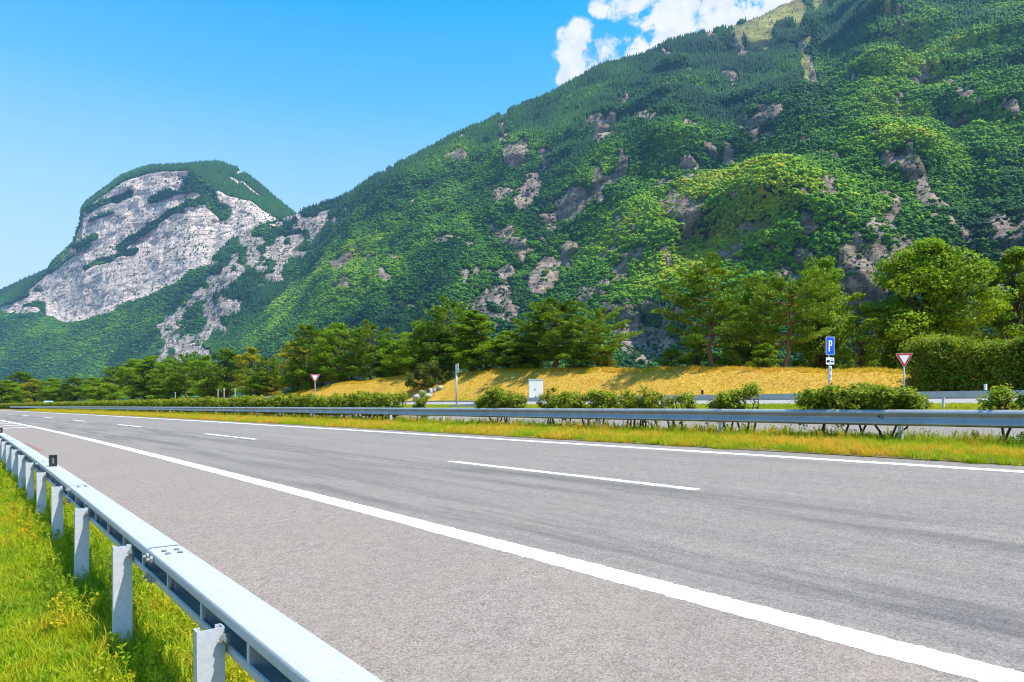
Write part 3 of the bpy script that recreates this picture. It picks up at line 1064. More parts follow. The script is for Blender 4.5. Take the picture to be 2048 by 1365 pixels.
def slope_A(U, Wm):
    px = 1024 + U * F
    I = lambda pts: np.interp(px, [p[0] for p in pts], [p[1] for p in pts])
    sky = I(A_SKY)
    top = np.maximum(I(A_TOP), sky + 1)
    base = np.maximum(I(A_BASE), top + 1)
    ft = 808.0
    # rows: 0-.4 apron, .4-.8 wall, .8-1 summit cap
    w = np.minimum(Wm, 1.0)
    v = np.where(w < .4, ft + (base - ft) * (w / .4), np.where(w < .8, base + (top - base) * ((w - .4) / .4), top + (sky - top) * ((w - .8) / .2)))
    far = np.interp(px, [-900, 0, 150, 400, 800], [4300, 4100, 3850, 3650, 3600])
    d = np.where(w < .4, far - 1000 + 900 * (w / .4) ** 1.1, np.where(w < .8, far - 100 + 190 * ((w - .4) / .4), far + 90 + 480 * ((w - .8) / .2)))
    z = H + px_t(v) * d
    P3 = np.stack([U * d, d * .3, z], -1)
    wall = smooth01((w - .36) / .05) * (1 - smooth01((w - .78) / .05)) * smooth01((px + 120) / 160)
    nz = fbm(np.stack([px / 22.0, v / 16.0, 0 * px + 7], -1), 5)
    # wooded ledges that climb across the wall
    led = np.zeros_like(px)
    for (x0, v0, x1, v1, th, am) in ((170, 535, 270, 500, 7, 1), (205, 480, 330, 440, 6, .0), (240, 495, 340, 425, 9, 1), (340, 425, 400, 400, 12, 1), (300, 400, 400, 372, 9, .9), (395, 360, 440, 420, 26, 1),
                                 (150, 495, 190, 475, 8, 1), (175, 420, 260, 385, 9, 1), (180, 440, 225, 425, 4, .8), (400, 345, 420, 380, 14, .9), (100, 545, 180, 490, 5, .6), (440, 400, 500, 440, 8, .3)):
        lx = np.clip((px - x0) / (x1 - x0), 0, 1)
        dv = v - (v0 + (v1 - v0) * lx)
        dx = px - np.clip(px, min(x0, x1), max(x0, x1))
        led = np.maximum(led, am * np.clip(1.3 - np.hypot(dv, dx) / th + nz * .9, 0, 1))
    rock = np.clip(wall * 1.2 + nz * .5 * (wall > .05), 0, 1) * (1 - np.clip(led * 1.3, 0, 1))
    rock = np.where(px < 92, rock * np.clip(.35 + nz * 1.2 + (px - 60) / 120, 0, 1), rock)
    rock = np.maximum(rock, patches(px, v, [(60, 600, 44, 9, -18), (20, 615, 26, 6, -15), (480, 345, 8, 3), (505, 380, 30, 4, 40), (470, 360, 12, 4, 30)], nz, .6) * .9)
    strat = ridged(np.stack([P3[..., 0] / 160 + P3[..., 2] / 160, P3[..., 1] / 90, (P3[..., 2] - .45 * P3[..., 0]) / 60], -1), 4)
    crag = ridged(P3 / np.array([75.0, 75.0, 120.0]) + 4, 5)
    vert = ridged(np.stack([P3[..., 0] / 95, P3[..., 1] / 95, P3[..., 2] / 420], -1) + 11, 3)
    wl = np.clip(rock * 1.2, 0, 1) * wall
    ed = 1 - .7 * smooth01((w - .9) / .1)
    dd = wl * (strat * 14 + crag * 15 + vert * 16 + fbm(P3 / 330 + 3, 3) * 70) + (1 - wl) * (fbm(P3 / 300 + 60, 3) * 70 * smooth01(w / .1) * ed + led * 25)
    d2 = np.where(Wm > 1, far + 570 + 900 * (Wm - 1), d + dd)
    z2 = np.where(Wm > 1, z - 350 * (Wm - 1), z + wl * crag * 12)
    con = np.clip((w - .6) * 2.2 + fbm(P3 / 300 + 90, 3) * .8, 0, 1)
    bri = fbm(P3 / 260 + 50, 3) * .6 + .28
    dens = np.full_like(px, .020) * (px > -60) * (px < 680) * (1 - .8 * (Wm > 1))
    return d2, z2, rock, np.zeros_like(px), dens, con, bri


M['mtn_wall'] = rock_mat('wall_rock', (.69, .555, .465), (.51, .415, .355), (.70, .52, .37), (.028, .050, .018), (.3, .27, .09), .8, .5, 6.0, .3)
build_slope('cliff_mountain', px_u(np.concatenate([np.arange(-900, -80, 30), np.arange(-80, 700, 3.2)])),
            np.concatenate([np.linspace(0, .4, 60)[:-1], np.linspace(.4, .8, 120)[:-1], np.linspace(.8, 1, 40), [1.05, 1.3]]), slope_A, M['mtn_wall'])


# ------------------------------------------------------------------ crowns for the far woods
def ico(sub):
    bm = bmesh.new()
    bmesh.ops.create_icosphere(bm, subdivisions=sub, radius=1)
    V = np.array([v.co for v in bm.verts])
    Fc = np.array([[v.index for v in f.verts] for f in bm.faces])
    bm.free()
    return V, Fc


SRC = {}


def src_collection(name, meshes, mat):
    c = bpy.data.collections.new(name)
    for i, m in enumerate(meshes):
        if len(m.materials) == 0:
            m.materials.append(mat)
        o = bpy.data.objects.new(f'{name}_{i:02d}', m)
        c.objects.link(o)
    return c


def crown_far_broad(seed):
    r = np.random.default_rng(seed)
    V0, F0 = ico(2)
    Vs, Fs = [], []
    b = 0
    for k in range(10):
        c = np.array([r.normal(0, .30), r.normal(0, .30), .50 + r.uniform(-.28, .36)]) if k else np.array([0, 0, .45])
        rad = r.uniform(.17, .34) if k else .42
        V = V0 * rad * np.array([1, 1, .85])
        V = V * (1 + .30 * r.normal(0, 1, len(V)))[:, None].clip(.5, 1.6)
        Vs.append(V + c)
        Fs.append(F0 + b)
        b += len(V)
    return np_mesh('far_broadleaf', np.concatenate(Vs), np.concatenate(Fs))


def crown_far_con(seed):
    r = np.random.default_rng(seed)
    V, Fc = [], []
    tiers = 6
    for t in range(tiers):
        z0 = .12 + .80 * t / tiers
        rad = .30 * (1 - t / (tiers + .3)) + .04
        n = 9
        b = len(V)
        V.append((0, 0, z0 + .30))
        for k in range(n):
            a = 2 * math.pi * k / n + r.uniform(-.2, .2)
            q = rad * r.uniform(.65, 1.25)
            V.append((q * math.cos(a), q * math.sin(a), z0 + r.uniform(-.05, .04)))
        for k in range(n):
            Fc.append((b, b + 1 + k, b + 1 + (k + 1) % n))
    return np_mesh('far_conifer', np.array(V) * np.array([1.15, 1.15, 1.5]), np.array(Fc))


M['far_wood'] = leaf_mat('far_woods', [(0, (.014, .050, .014)), (.22, (.034, .112, .010)), (.5, (.105, .245, .006)), (.72, (.235, .36, .008)), (.88, (.36, .37, .016)), (1, (.50, .33, .03))], .15, 'INSTANCER', gloss=.1)


def gn_scatter(name, pos, scl, rot, idx, tint, coll, label=None, tilt=None):
    n = len(pos)
    m = bpy.data.meshes.new(name)
    m.vertices.add(n)
    m.vertices.foreach_set('co', np.ascontiguousarray(pos, np.float32).ravel())
    for an, av, typ in (('tint', tint, 'FLOAT'), ('idx', idx, 'INT')):
        a = m.attributes.new(an, typ, 'POINT')
        a.data.foreach_set('value', np.ascontiguousarray(av, np.int32 if typ == 'INT' else np.float32))
    scl = np.asarray(scl, np.float32)
    if scl.ndim == 1:
        scl = np.repeat(scl[:, None], 3, 1)
    rot3 = np.zeros((n, 3), np.float32)
    rot3[:, 2] = rot
    if tilt is not None:
        rot3[:, :2] = tilt
    for an, av in (('scl', scl), ('rot', rot3)):
        a = m.attributes.new(an, 'FLOAT_VECTOR', 'POINT')
        a.data.foreach_set('vector', np.ascontiguousarray(av, np.float32).ravel())
    m.update()
    o = link(name, m)
    ng = bpy.data.node_groups.new(name, 'GeometryNodeTree')
    ng.interface.new_socket('Geometry', in_out='INPUT', socket_type='NodeSocketGeometry')
    ng.interface.new_socket('Geometry', in_out='OUTPUT', socket_type='NodeSocketGeometry')
    gi = ng.nodes.new('NodeGroupInput')
    go = ng.nodes.new('NodeGroupOutput')
    ip = ng.nodes.new('GeometryNodeInstanceOnPoints')
    ci = ng.nodes.new('GeometryNodeCollectionInfo')
    ci.inputs['Collection'].default_value = coll
    ci.inputs['Separate Children'].default_value = True
    ci.inputs['Reset Children'].default_value = True
    ip.inputs['Pick Instance'].default_value = True

    def na(nm, dt):
        a = ng.nodes.new('GeometryNodeInputNamedAttribute')
        a.data_type = dt
        a.inputs['Name'].default_value = nm
        return a.outputs[0]
    e2r = ng.nodes.new('FunctionNodeEulerToRotation')
    L = ng.links
    L.new(na('rot', 'FLOAT_VECTOR'), e2r.inputs[0])
    L.new(gi.outputs[0], ip.inputs['Points'])
    L.new(ci.outputs[0], ip.inputs['Instance'])
    L.new(na('idx', 'INT'), ip.inputs['Instance Index'])
    L.new(e2r.outputs[0], ip.inputs['Rotation'])
    L.new(na('scl', 'FLOAT_VECTOR'), ip.inputs['Scale'])
    L.new(ip.outputs[0], go.inputs[0])
    md_ = o.modifiers.new('scatter', 'NODES')
    md_.node_group = ng
    o['kind'] = 'stuff'
    if label:
        o['label'] = label
    return o


# a clearing for the white house
_uu = np.full((1, 400), px_u(931.0))
_ww = np.linspace(0, .6, 400)[None, :]
_d, _z = slope_C(_uu, _ww)[:2]
_k = int(np.argmin(abs(YH - (_z - H) / _d * F - 619)))
HOUSE = (float(px_u(931.0) * _d[0, _k]), float(_d[0, _k]), float(_z[0, _k]) - .5)
_p = FOREST[0][0]
_keep = ~((abs(_p[:, 0] - HOUSE[0]) < 13) & (_p[:, 1] > HOUSE[1] - 42) & (_p[:, 1] < HOUSE[1] + 14))
FOREST[0] = tuple(a[_keep] for a in FOREST[0])
far_c = src_collection('far_crown', [crown_far_broad(k) for k in range(8)] + [crown_far_con(20 + k) for k in range(4)], M['far_wood'])
for (pos, con, bri, rk), nm, lb in zip(FOREST, ('mountain_forest', 'spur_forest', 'cliff_forest'),
                                       ('dense mixed green forest covering the big right-hand mountain', 'dark woods on the rocky spur below the cliff', 'woods at the foot, ledges and top of the pale cliff')):
    n = len(pos)
    iscon = rng.random(n) < con
    size = np.where(iscon, rng.uniform(7.5, 15, n), rng.uniform(5, 1.0 + 13.0 * rng.random(n) ** .8 + 4, n))
    size *= np.where(rk > .4, .5, 1.0)
    fac = np.interp(pos[:, 1], [500, 1200, 2500, 4500], [.80, .95, 1.15, 1.35])
    size = size * fac * .76
    sc3 = np.stack([size * rng.uniform(.85, 1.2, n), size * rng.uniform(.85, 1.2, n), size * np.where(iscon, rng.uniform(1.1, 1.5, n), rng.uniform(.8, 1.1, n))], 1)
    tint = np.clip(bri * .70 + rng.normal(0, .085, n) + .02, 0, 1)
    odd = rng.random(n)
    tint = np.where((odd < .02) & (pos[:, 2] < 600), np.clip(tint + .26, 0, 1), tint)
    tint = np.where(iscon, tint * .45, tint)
    idx = np.where(iscon, rng.integers(8, 12, n), rng.integers(0, 8, n))
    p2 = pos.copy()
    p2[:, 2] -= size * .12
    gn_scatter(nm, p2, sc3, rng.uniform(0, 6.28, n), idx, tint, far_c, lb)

# ------------------------------------------------------------------ air
hb = MB().box((0, 2500, 1350), (17000, 19000, 2760))
hz = hb.build('haze', None)
hm = bpy.data.materials.new('valley_haze')
hm.use_nodes = True
hn = hm.node_tree
hn.nodes.clear()
ho = N(hn, 'ShaderNodeOutputMaterial')
pv_ = N(hn, 'ShaderNodeVolumePrincipled')
pv_.inputs['Color'].default_value = (.28, .62, 1.0, 1)
pv_.inputs['Density'].default_value = 4.0e-5
pv_.inputs['Anisotropy'].default_value = 0.1
hn.links.new(pv_.outputs[0], ho.inputs['Volume'])
hz.data.materials.append(hm)
tag(hz, kind='stuff')

# ------------------------------------------------------------------ guardrails
def sweep(s_list, profile, q_of, z_of, closed=False):
    """profile: (dq, dz) points swept along the road"""
    V, n = [], len(profile)
    for s in s_list:
        q0, z0 = q_of(s), z_of(s)
        for dq, dz in profile:
            x, y = XY(s, q0 + dq)
            V.append((float(x), float(y), z0 + dz))
    Fc = []
    m = n if closed else n - 1
    for i in range(len(s_list) - 1):
        for k in range(m):
            a, b = i * n + k, i * n + (k + 1) % n
            Fc.append((a, b, b + n, a + n))
    return V, Fc


def thick(profile, t):
    """closed outline of an open sheet profile"""
    p = np.array(profile, float)
    d = np.gradient(p, axis=0)
    nrm = np.stack([-d[:, 1], d[:, 0]], 1)
    nrm /= np.linalg.norm(nrm, axis=1)[:, None]
    return [tuple(a) for a in p] + [tuple(a) for a in (p + nrm * t)[::-1]]


def solid_sweep(name, s_list, outline, q_of, z_of, mat, parent, smooth=False):
    V, Fc = sweep(s_list, outline, q_of, z_of, True)
    n = len(outline)
    mb = MB().add(V, Fc)
    mb.f.append(tuple(range(n - 1, -1, -1)))
    mb.f.append(tuple(len(V) - n + k for k in range(n)))
    o = mb.build(name, mat, parent)
    if smooth:
        for p in o.data.polygons:
            p.use_smooth = True
        o.data.set_sharp_from_angle(angle=R(38))
    return o


def road_obj(name, mb, s, q, z, mat, parent, shared=None):
    """a piece built in local axes (x across to the right, y along the road, z up) and set down on the road frame"""
    me = shared if shared is not None else mb.mesh(name)
    o = link(name, me, mat, parent)
    x, y = XY(s, q)
    o.location = (float(x), float(y), z)
    o.rotation_euler = (0, 0, heading(s))
    return o


def bolt_mesh(r=.012, l=.03):
    mb = MB()
    mb.tube([(0, 0, 0), (0, 0, l * .4)], [r * 1.7, r * 1.7], 6)
    mb.tube([(0, 0, l * .4), (0, 0, l)], [r * .8, r * .8], 6)
    return mb.mesh('bolt')


BOLT = bolt_mesh()
# --- near guardrail, a steel channel open to the verge
gr = thing('guardrail', 'galvanised steel guardrail with open channel beam in the foreground beside the hard shoulder', 'guardrail')
GQ, GZT = -3.205, .515
JOINT = s_at(350, GQ + .095) + .18
zfix = lambda s: GZT
prof_near = [(.012, -.045), (0.0, -.042), (0.0, -.008), (.006, 0.0), (.022, .004), (.165, .004), (.184, -.004), (.190, -.02), (.190, -.145), (.184, -.158),
             (.17, -.163), (.012, -.163), (.004, -.158), (.003, -.125), (.012, -.122)]
out_near = thick(prof_near[::-1], .005)
for k in range(-1, 7):
    a, b = JOINT - 4 + 4 * k, JOINT + 4 * k - .01
    solid_sweep('beam', list(np.linspace(a, b, 5)), out_near, lambda s: GQ, zfix, M['steel'], gr, True)
    # splice plate seam and slotted bolts on the top face
    for i in (-1, 1):
        for j in (-.032, .032):
            bo = road_obj('bolt', None, b + i * .045 - .18, GQ + .095 + j, GZT + .0085, M['steel_bolt'], gr, BOLT)
            bo.scale = (.8, 1.15, .10)
    for zz in (-.028, -.142):
        for i in (-.05, .05):
            bo = road_obj('bolt', None, b + i - .12, GQ - .006, GZT + zz, M['steel_bolt'], gr, BOLT)
            bo.rotation_euler = (0, R(-90), heading(b))
    seam = MB()
    seam.add(*sweep([b - .004, b + .012], thick([(d, z + .0035) for d, z in prof_near[3:9]][::-1], .004), lambda s: GQ, zfix, True))
    seam.build('splice', M['steel_dark'], gr)
gus = MB()
gus.add([(.006, -.003, -.158), (.186, -.003, -.158), (.186, -.003, -.003), (.05, -.003, -.003), (.006, .003, -.158), (.186, .003, -.158), (.186, .003, -.003), (.05, .003, -.003)],
        [(0, 1, 2, 3), (7, 6, 5, 4), (0, 4, 5, 1), (1, 5, 6, 2), (2, 6, 7, 3), (3, 7, 4, 0)])
gus.box((.02, .012, -.08), (.028, .03, .15))
GUS = gus.mesh('stiffener')
POST_S = [2.84 + 2.02 * k for k in range(-1, 11)]
w_, fl, t_ = .105, .05, .005
po = MB()
# C-section: web across the road, flanges along it
po.prism([(-w_, -.75), (0, -.75), (0, .66), (-w_, .66)], -t_ / 2, t_ / 2)
po.box((-w_ + t_ / 2, fl / 2, -.045), (t_, fl, 1.41))
po.box((-t_ / 2, fl / 2, -.045), (t_, fl, 1.41))
po.box((-w_ + .012, fl, -.045), (.024, t_, 1.41))
po.box((-.012, fl, -.045), (.024, t_, 1.41))
POST = po.mesh('post')
random.seed(4)
for i, s in enumerate(POST_S):
    zb = GZT - .66 - .045
    o = road_obj('post', None, s, GQ - .004, zb, M['steel_post'], gr, POST)
    o.rotation_euler = (R(random.uniform(-.6, .6)), R(random.uniform(-.6, .6)), heading(s))
    b1 = road_obj('bolt', None, s - .02, GQ - .016, GZT - .085, M['steel_bolt'], gr, BOLT)
    b1.rotation_euler = (R(90), 0, heading(s))
    b1.scale = (1.1, 1.1, 1.3)
for s in np.arange(.95, 25, .667):
    road_obj('stiffener', None, float(s) + .3, GQ, GZT, M['steel'], gr, GUS)
for s in (s_at(105, GQ + .095), s_at(2, GQ + .095)):
    rb = MB()
    rb.prism([(-.045, 0), (.045, 0), (.048, .155), (-.048, .155)], -.02, .02)
    ro = road_obj('reflector', rb, s, GQ + .095, GZT + .006, M['black'], gr)
    fr = MB()
    for zc in (.008, .147):
        fr.box((0, -.026, zc), (.094, .014, .012))
    for xc in (-.041, .041):
        fr.box((xc, -.026, .0775), (.012, .014, .127))
    fr.build('frame', M['black'], ro)
    ln = MB().box((0, -.0215, .078), (.010, .003, .075)).build('lens', M['lens'], ro)

# --- median guardrail, a folded W beam
mg = thing('guardrail', 'weathered steel guardrail with folded beam along the median in front of the bushes', 'guardrail')
MQ_ = 10.28
W_PROF = [(.016, .146), (.004, .157), (-.026, .158), (-.066, .142), (-.094, .112), (-.100, .088), (-.092, .072), (-.040, .030), (-.028, .012), (-.030, -.008), (-.080, -.072), (-.096, -.098),
          (-.094, -.122), (-.072, -.144), (-.036, -.157), (-.006, -.160), (.010, -.152)]
w_out = thick(W_PROF, .006)
zc_m = lambda s: 1.275 - .158
for k in range(-2, 45):
    a = 5.75 + 4.06 * k
    off = .005 * (k % 2)
    solid_sweep('beam', list(np.linspace(a - .16, a + 4.06 + .16, 3 if k < 10 else 2)), w_out, lambda s: MQ_ - off, lambda s: zc_m(s) + off * .6, M['steel_old'], mg, True)
pm = MB()
pm.prism([(-.05, -.9), (.05, -.9), (.05, .02), (-.05, .02)], -.003, .003)
pm.box((-.047, .03, -.44), (.006, .06, .92))
pm.box((.047, .03, -.44), (.006, .06, .92))
PM = pm.mesh('post')
sl = MB().prism([(-.004, -.012), (.004, -.012), (.004, .012), (-.004, .012)], -.045, .045)
SL = sl.mesh('bolt_slot')
for k in range(-2, 30):
    s = 5.75 + 4.06 * k
    road_obj('post', None, s, MQ_ + .07, 1.18, M['steel_post'], mg, PM)
    for i in (-1, 0, 1):
        bo = road_obj('bolt', None, s + i * 1.33 + (.0 if i else .06), MQ_ - .012, 1.117, M['steel_bolt'], mg, BOLT)
        bo.rotation_euler = (0, R(-90), heading(s))
        bo.scale = (1.6, 2.6, .5)
    if k < 12:
        for zz in (-.086, .078):
            for i in (-.06, .06):
                bo = road_obj('bolt', None, s + i, MQ_ - .082, 1.117 + zz, M['steel_bolt'], mg, BOLT)
                bo.rotation_euler = (0, R(-90), heading(s))
                bo.scale = (1.2, 1.2, .5)
    rl = road_obj('reflector', SL, s + 2.0, MQ_ - .02, 1.10, M['lens'], mg, SL)

# --- far guardrail between the opposing carriageway and the slip road: box beam, sloping end
fg = thing('guardrail', 'pale blue-grey box beam guardrail beyond the opposing carriageway with ramped end', 'guardrail')
FQ = 22.6
s_end = s_at(902, FQ)
box_prof = [(-.06, -.1), (.06, -.1), (.06, .1), (-.06, .1)]


def zf(s):
    t = smooth01(np.array((s_end - s) / 9.0))
    return float(1.25 + .06 + .45 * t)


ss = s_end
k = 0
while ss > -40:
    nx = ss - (2.25 if k < 4 else 4.0)
    solid_sweep('beam', list(np.linspace(ss, nx + .012, 4)), box_prof, lambda s: FQ, zf, M['steel'], fg)
    ss = nx
    k += 1
pf = MB().box((0, 0, -.45), (.10, .06, .9)).mesh('post')
for k in range(14):
    s = s_end - 2.0 - 4.0 * k
    if s < -40:
        break
    road_obj('post', None, s, FQ + .04, zf(s) - .10, M['steel_post'], fg, pf)
for u, c in ((1403, M['black']), (1966, M['white_paint'])):
    s = s_at(u, FQ)
    rb = MB().prism([(-.06, 0), (.06, 0), (.06, .2), (-.06, .2)], -.03, .03)
    rb.box((0, -.033, .12), (.05, .006, .1))
    road_obj('reflector', rb, s, FQ, zf(s) + .12, c, fg)

# --- guardrail far left beyond the hedge, with its little posts
lg = thing('guardrail', 'distant grey guardrail showing above the long hedge left of the mound', 'guardrail')
LQ = 27.5
sa, sb = s_at(560, LQ), s_at(400, LQ)
zl = lambda s: 2.36
nl = 8
for k in range(nl):
    a = sa + (sb - sa) * k / nl
    solid_sweep('beam', [a, a + (sb - sa) / nl - .02], [(-.06, -.14), (.06, -.14), (.06, .14), (-.06, .14)], lambda s: LQ, zl, M['steel'], lg)
    road_obj('post', None, a, LQ + .08, 2.2, M['steel_post'], lg, pf).scale = (1, 1, 1.2)
for u, hgt in ((436, 1.05), (448, 1.1), (470, 1.1), (351, 1.0)):
    s = s_at(u, LQ + 2)
    x, y = XY(s, LQ + 2)
    zb = float(zprof(s, LQ + 2))
    t = thing('marker_post', {436: 'thin pale post rising behind the hedge, left of a pair', 448: 'thin pale post rising behind the hedge, right of a pair',
                              470: 'thin pale post standing alone right of the pair behind the hedge', 351: 'thin grey post against the dark trunks far left of the guardrail'}[u], 'post', (float(x), float(y), zb), 0,
              'thin marker posts behind the hedge')
    MB().tube([(0, 0, 0), (0, 0, hgt + .95)], .06, 8).build('pole', M['steel'], t)
    MB().box((0, 0, hgt + 1.0), (.16, .16, .14)).build('cap', M['white_paint'] if u == 448 else M['steel'], t)


# ------------------------------------------------------------------ signs, pole, cabinet
def at(u, Y):
    return (u - 1024.0) / F * Y, Y


def put(name, label, cat, u, Y, rz=0.0, dz=0.0, group=None):
    x, y = at(u, Y)
    return thing(name, label, cat, (x, y, float(gz(x, y)[0]) + dz), rz, group)


def poly_plate(pts, y0, y1):
    return MB().prism(pts, y0, y1)


def round_poly(pts, r, n=5):
    out = []
    m = len(pts)
    for i in range(m):
        p0, p, p1 = (Vector((*pts[(i - 1) % m], 0)), Vector((*pts[i], 0)), Vector((*pts[(i + 1) % m], 0)))
        a, b = (p0 - p).normalized(), (p1 - p).normalized()
        ang = a.angle(b)
        d = r / math.tan(ang / 2)
        s, e = p + a * d, p + b * d
        for k in range(n + 1):
            t = k / n
            q = s * (1 - t) ** 2 + p * 2 * t * (1 - t) + e * t ** 2
            out.append((q.x, q.y))
    return out


def yield_sign(label, u, Y, v_top, side, rz, lean=0.0):
    t = put('yield_sign', label, 'sign', u, Y, rz, group='yield signs')
    ztop = H + (YH - v_top) / F * Y - t.location.z
    hh = side * .866
    MB().tube([(0, .05, -.3), (0, .05, ztop - .05)], .035, 10).build('pole', M['steel'], t, True)
    tri = lambda k: [(-side / 2 * k, ztop - hh / 3 + hh / 3 * k), (0, ztop - hh / 3 - hh * 2 / 3 * k), (side / 2 * k, ztop - hh / 3 + hh / 3 * k)]
    poly_plate(round_poly(tri(1.0), .045), -.012, .012).build('rim', M['grey_rim'], t)
    poly_plate(round_poly(tri(.94), .04), -.016, -.0125).build('border', M['red_paint'], t)
    poly_plate(round_poly(tri(.60), .02), -.020, -.0165).build('face', M['white_paint'], t)
    for zc in (ztop - .15, ztop - .42):
        MB().box((0, .035, zc), (.12, .05, .03)).build('clamp', M['steel_bolt'], t)
    t.rotation_euler = (0, R(lean), rz)
    return t


yield_sign('red and white yield sign on a leaning pole beside the tall hedge at right', 1810, 35.0, 707, .87, R(-6), -1.2)
yield_sign('smaller, more distant red and white yield sign beside the mound left of centre', 630, 72.0, 749, 1.08, R(4))

t = put('parking_sign', 'blue parking sign with white P above two small white plates on a grey pole', 'sign', 1660, 36.5, R(12))
zt = H + (YH - 674) / F * 36.5 - t.location.z
MB().tube([(-.02, .06, -.3), (-.02, .06, zt - .1)], .038, 10).build('pole', M['steel'], t, True)
pw, ph = .52, .98
rect = lambda x0, x1, z0, z1: [(x0, z0), (x1, z0), (x1, z1), (x0, z1)]
board = poly_plate(round_poly(rect(-pw / 2, pw / 2, zt - ph, zt), .05), -.012, .012).build('board', M['grey_rim'], t)
poly_plate(round_poly(rect(-pw / 2 + .028, pw / 2 - .028, zt - ph + .028, zt - .028), .04), -.016, -.0125).build('blue_face', M['blue_paint'], board)
# the letter P, made of a stem and a bowl
P_ = MB()
cx, cz = 0.0, zt - ph / 2
P_.prism(rect(cx - .10, cx - .025, cz - .30, cz + .30), -.020, -.0165)
outer, inner = [], []
for k in range(13):
    a = -math.pi / 2 + math.pi * k / 12
    outer.append((cx + .03 + .085 * math.cos(a), cz + .145 + .155 * math.sin(a)))
    inner.append((cx + .015 + .035 * math.cos(a), cz + .145 + .085 * math.sin(a)))
outer = [(cx - .025, cz - .01)] + outer + [(cx - .025, cz + .30)]
inner = [(cx - .025, cz + .06)] + inner + [(cx - .025, cz + .23)]
n_ = len(outer)
vs = [(x, -.020, z) for x, z in outer] + [(x, -.020, z) for x, z in inner] + [(x, -.0165, z) for x, z in outer] + [(x, -.0165, z) for x, z in inner]
fs = []
for k in range(n_ - 1):
    fs += [(k, k + 1, n_ + k + 1, n_ + k), (2 * n_ + k, 3 * n_ + k, 3 * n_ + k + 1, 2 * n_ + k + 1), (k, 2 * n_ + k, 2 * n_ + k + 1, k + 1), (n_ + k, n_ + k + 1, 3 * n_ + k + 1, 3 * n_ + k)]
P_.add(vs, fs)
P_.build('letter', M['white_paint'], board)
z1 = zt - ph - .13
pl = poly_plate(round_poly(rect(-.245, .245, z1 - .37, z1), .03), -.012, .012).build('truck_plate', M['white_paint'], t)
# lorry seen from behind on the left, a long coach outline on the right
tk = MB()
tk.prism(rect(-.20, -.03, z1 - .26, z1 - .13), -.016, -.0125)
tk.prism(rect(-.22, -.20, z1 - .26, z1 - .20), -.016, -.0125)
tk.prism(rect(-.19, -.155, z1 - .29, z1 - .26), -.016, -.0125)
tk.prism(rect(-.085, -.05, z1 - .29, z1 - .26), -.016, -.0125)
tk.build('lorry_pictogram', M['black_paint'], pl)
cb_ = MB()
cb_.prism(rect(.02, .21, z1 - .24, z1 - .17), -.016, -.0125)
for xx in (.05, .11, .17):
    cb_.prism(rect(xx - .015, xx + .015, z1 - .27, z1 - .24), -.016, -.0125)
cb_.prism(rect(.0, .16, z1 - .12, z1 - .105), -.016, -.0125)
cb_.build('coach_pictogram', M['black_paint'], pl)
z2 = z1 - .37 - .08
ap = poly_plate(round_poly(rect(-.03, .09, z2 - .74, z2), .02), -.012, .012).build('arrow_plate', M['white_paint'], t)
ar = MB()
ar.prism(rect(.024, .036, z2 - .62, z2 - .12), -.016, -.0125)
ar.prism([(-.008, z2 - .26), (.068, z2 - .26), (.03, z2 - .05)], -.017, -.0125)
ar.prism([(.03, z2 - .69), (.068, z2 - .50), (-.008, z2 - .50)], -.017, -.0125)
ar.build('arrow', M['black_paint'], ap)

t = put('lamp_pole', 'slender grey pole with a narrow box at its top in front of the mound', 'pole', 913, 50.0)
zt = H + (YH - 727) / F * 50 - t.location.z
MB().tube([(0, 0, -.2), (0, 0, zt - .1)], .065, 10).build('shaft', M['steel'], t, True)
bx = MB().box((.11, 0, zt - .36), (.10, .34, .68))
m_ = bevel(bx.mesh('sign_box'), .02)
link('sign_box', m_, M['steel_old'], t)
MB().box((.045, 0, zt - .2), (.06, .1, .05)).box((.045, 0, zt - .55), (.06, .1, .05)).build('bracket', M['steel_bolt'], t)
MB().tube([(0, 0, -.05), (0, 0, .06)], .13, 10).build('base_plate', M['steel_post'], t)

t = put('utility_cabinet', 'cream metal utility cabinet standing at the foot of the dry mound', 'cabinet', 1071.5, 54.5, R(3))
cw, ch, cd = 1.12, H + (YH - 760) / F * 54.5 - t.location.z, .5
mb = MB().box((0, 0, ch / 2 + .04), (cw, cd, ch - .12))
link('body', bevel(mb.mesh('body'), .015), M['cabinet'], t)
MB().box((0, 0, .02), (cw + .06, cd + .06, .16)).build('plinth', M['stone'], t)
MB().prism([(-cw / 2 - .04, ch - .02), (cw / 2 + .04, ch - .02), (cw / 2 + .03, ch + .035), (-cw / 2 - .03, ch + .05)], -cd / 2 - .05, cd / 2 + .04).build('lid', M['grey_rim'], t)
for sx in (-1, 1):
    d_ = MB().box((sx * cw * .247, -cd / 2 - .012, ch / 2 + .04), (cw * .475, .02, ch - .24)).build('door', M['cabinet'], t)
    if sx < 0:
        MB().box((-.08, -cd / 2 - .035, ch * .55), (.035, .03, .17)).build('handle', M['black_paint'], d_)
        MB().box((-.02, -cd / 2 - .0235, ch * .2), (.10, .004, .15)).build('label_plate', M['plate'], d_)

# ------------------------------------------------------------------ far white house on the slope
t = thing('hillside_house', 'tiny white house half hidden in the woods on the lower mountain slope', 'house', HOUSE, R(8))
MB().box((0, 0, 1.5), (10, 7, 6)).build('wall', M['white_paint'], t)
MB().prism([(-5.6, 4.3), (5.6, 4.3), (0, 6.6)], -4.0, 4.0).build('roof', M['grey_rim'], t)
for k in range(3):
    MB().box((-3 + 3 * k, -3.55, 2.6), (1.1, .1, 1.3)).build('window', M['plate'], t)

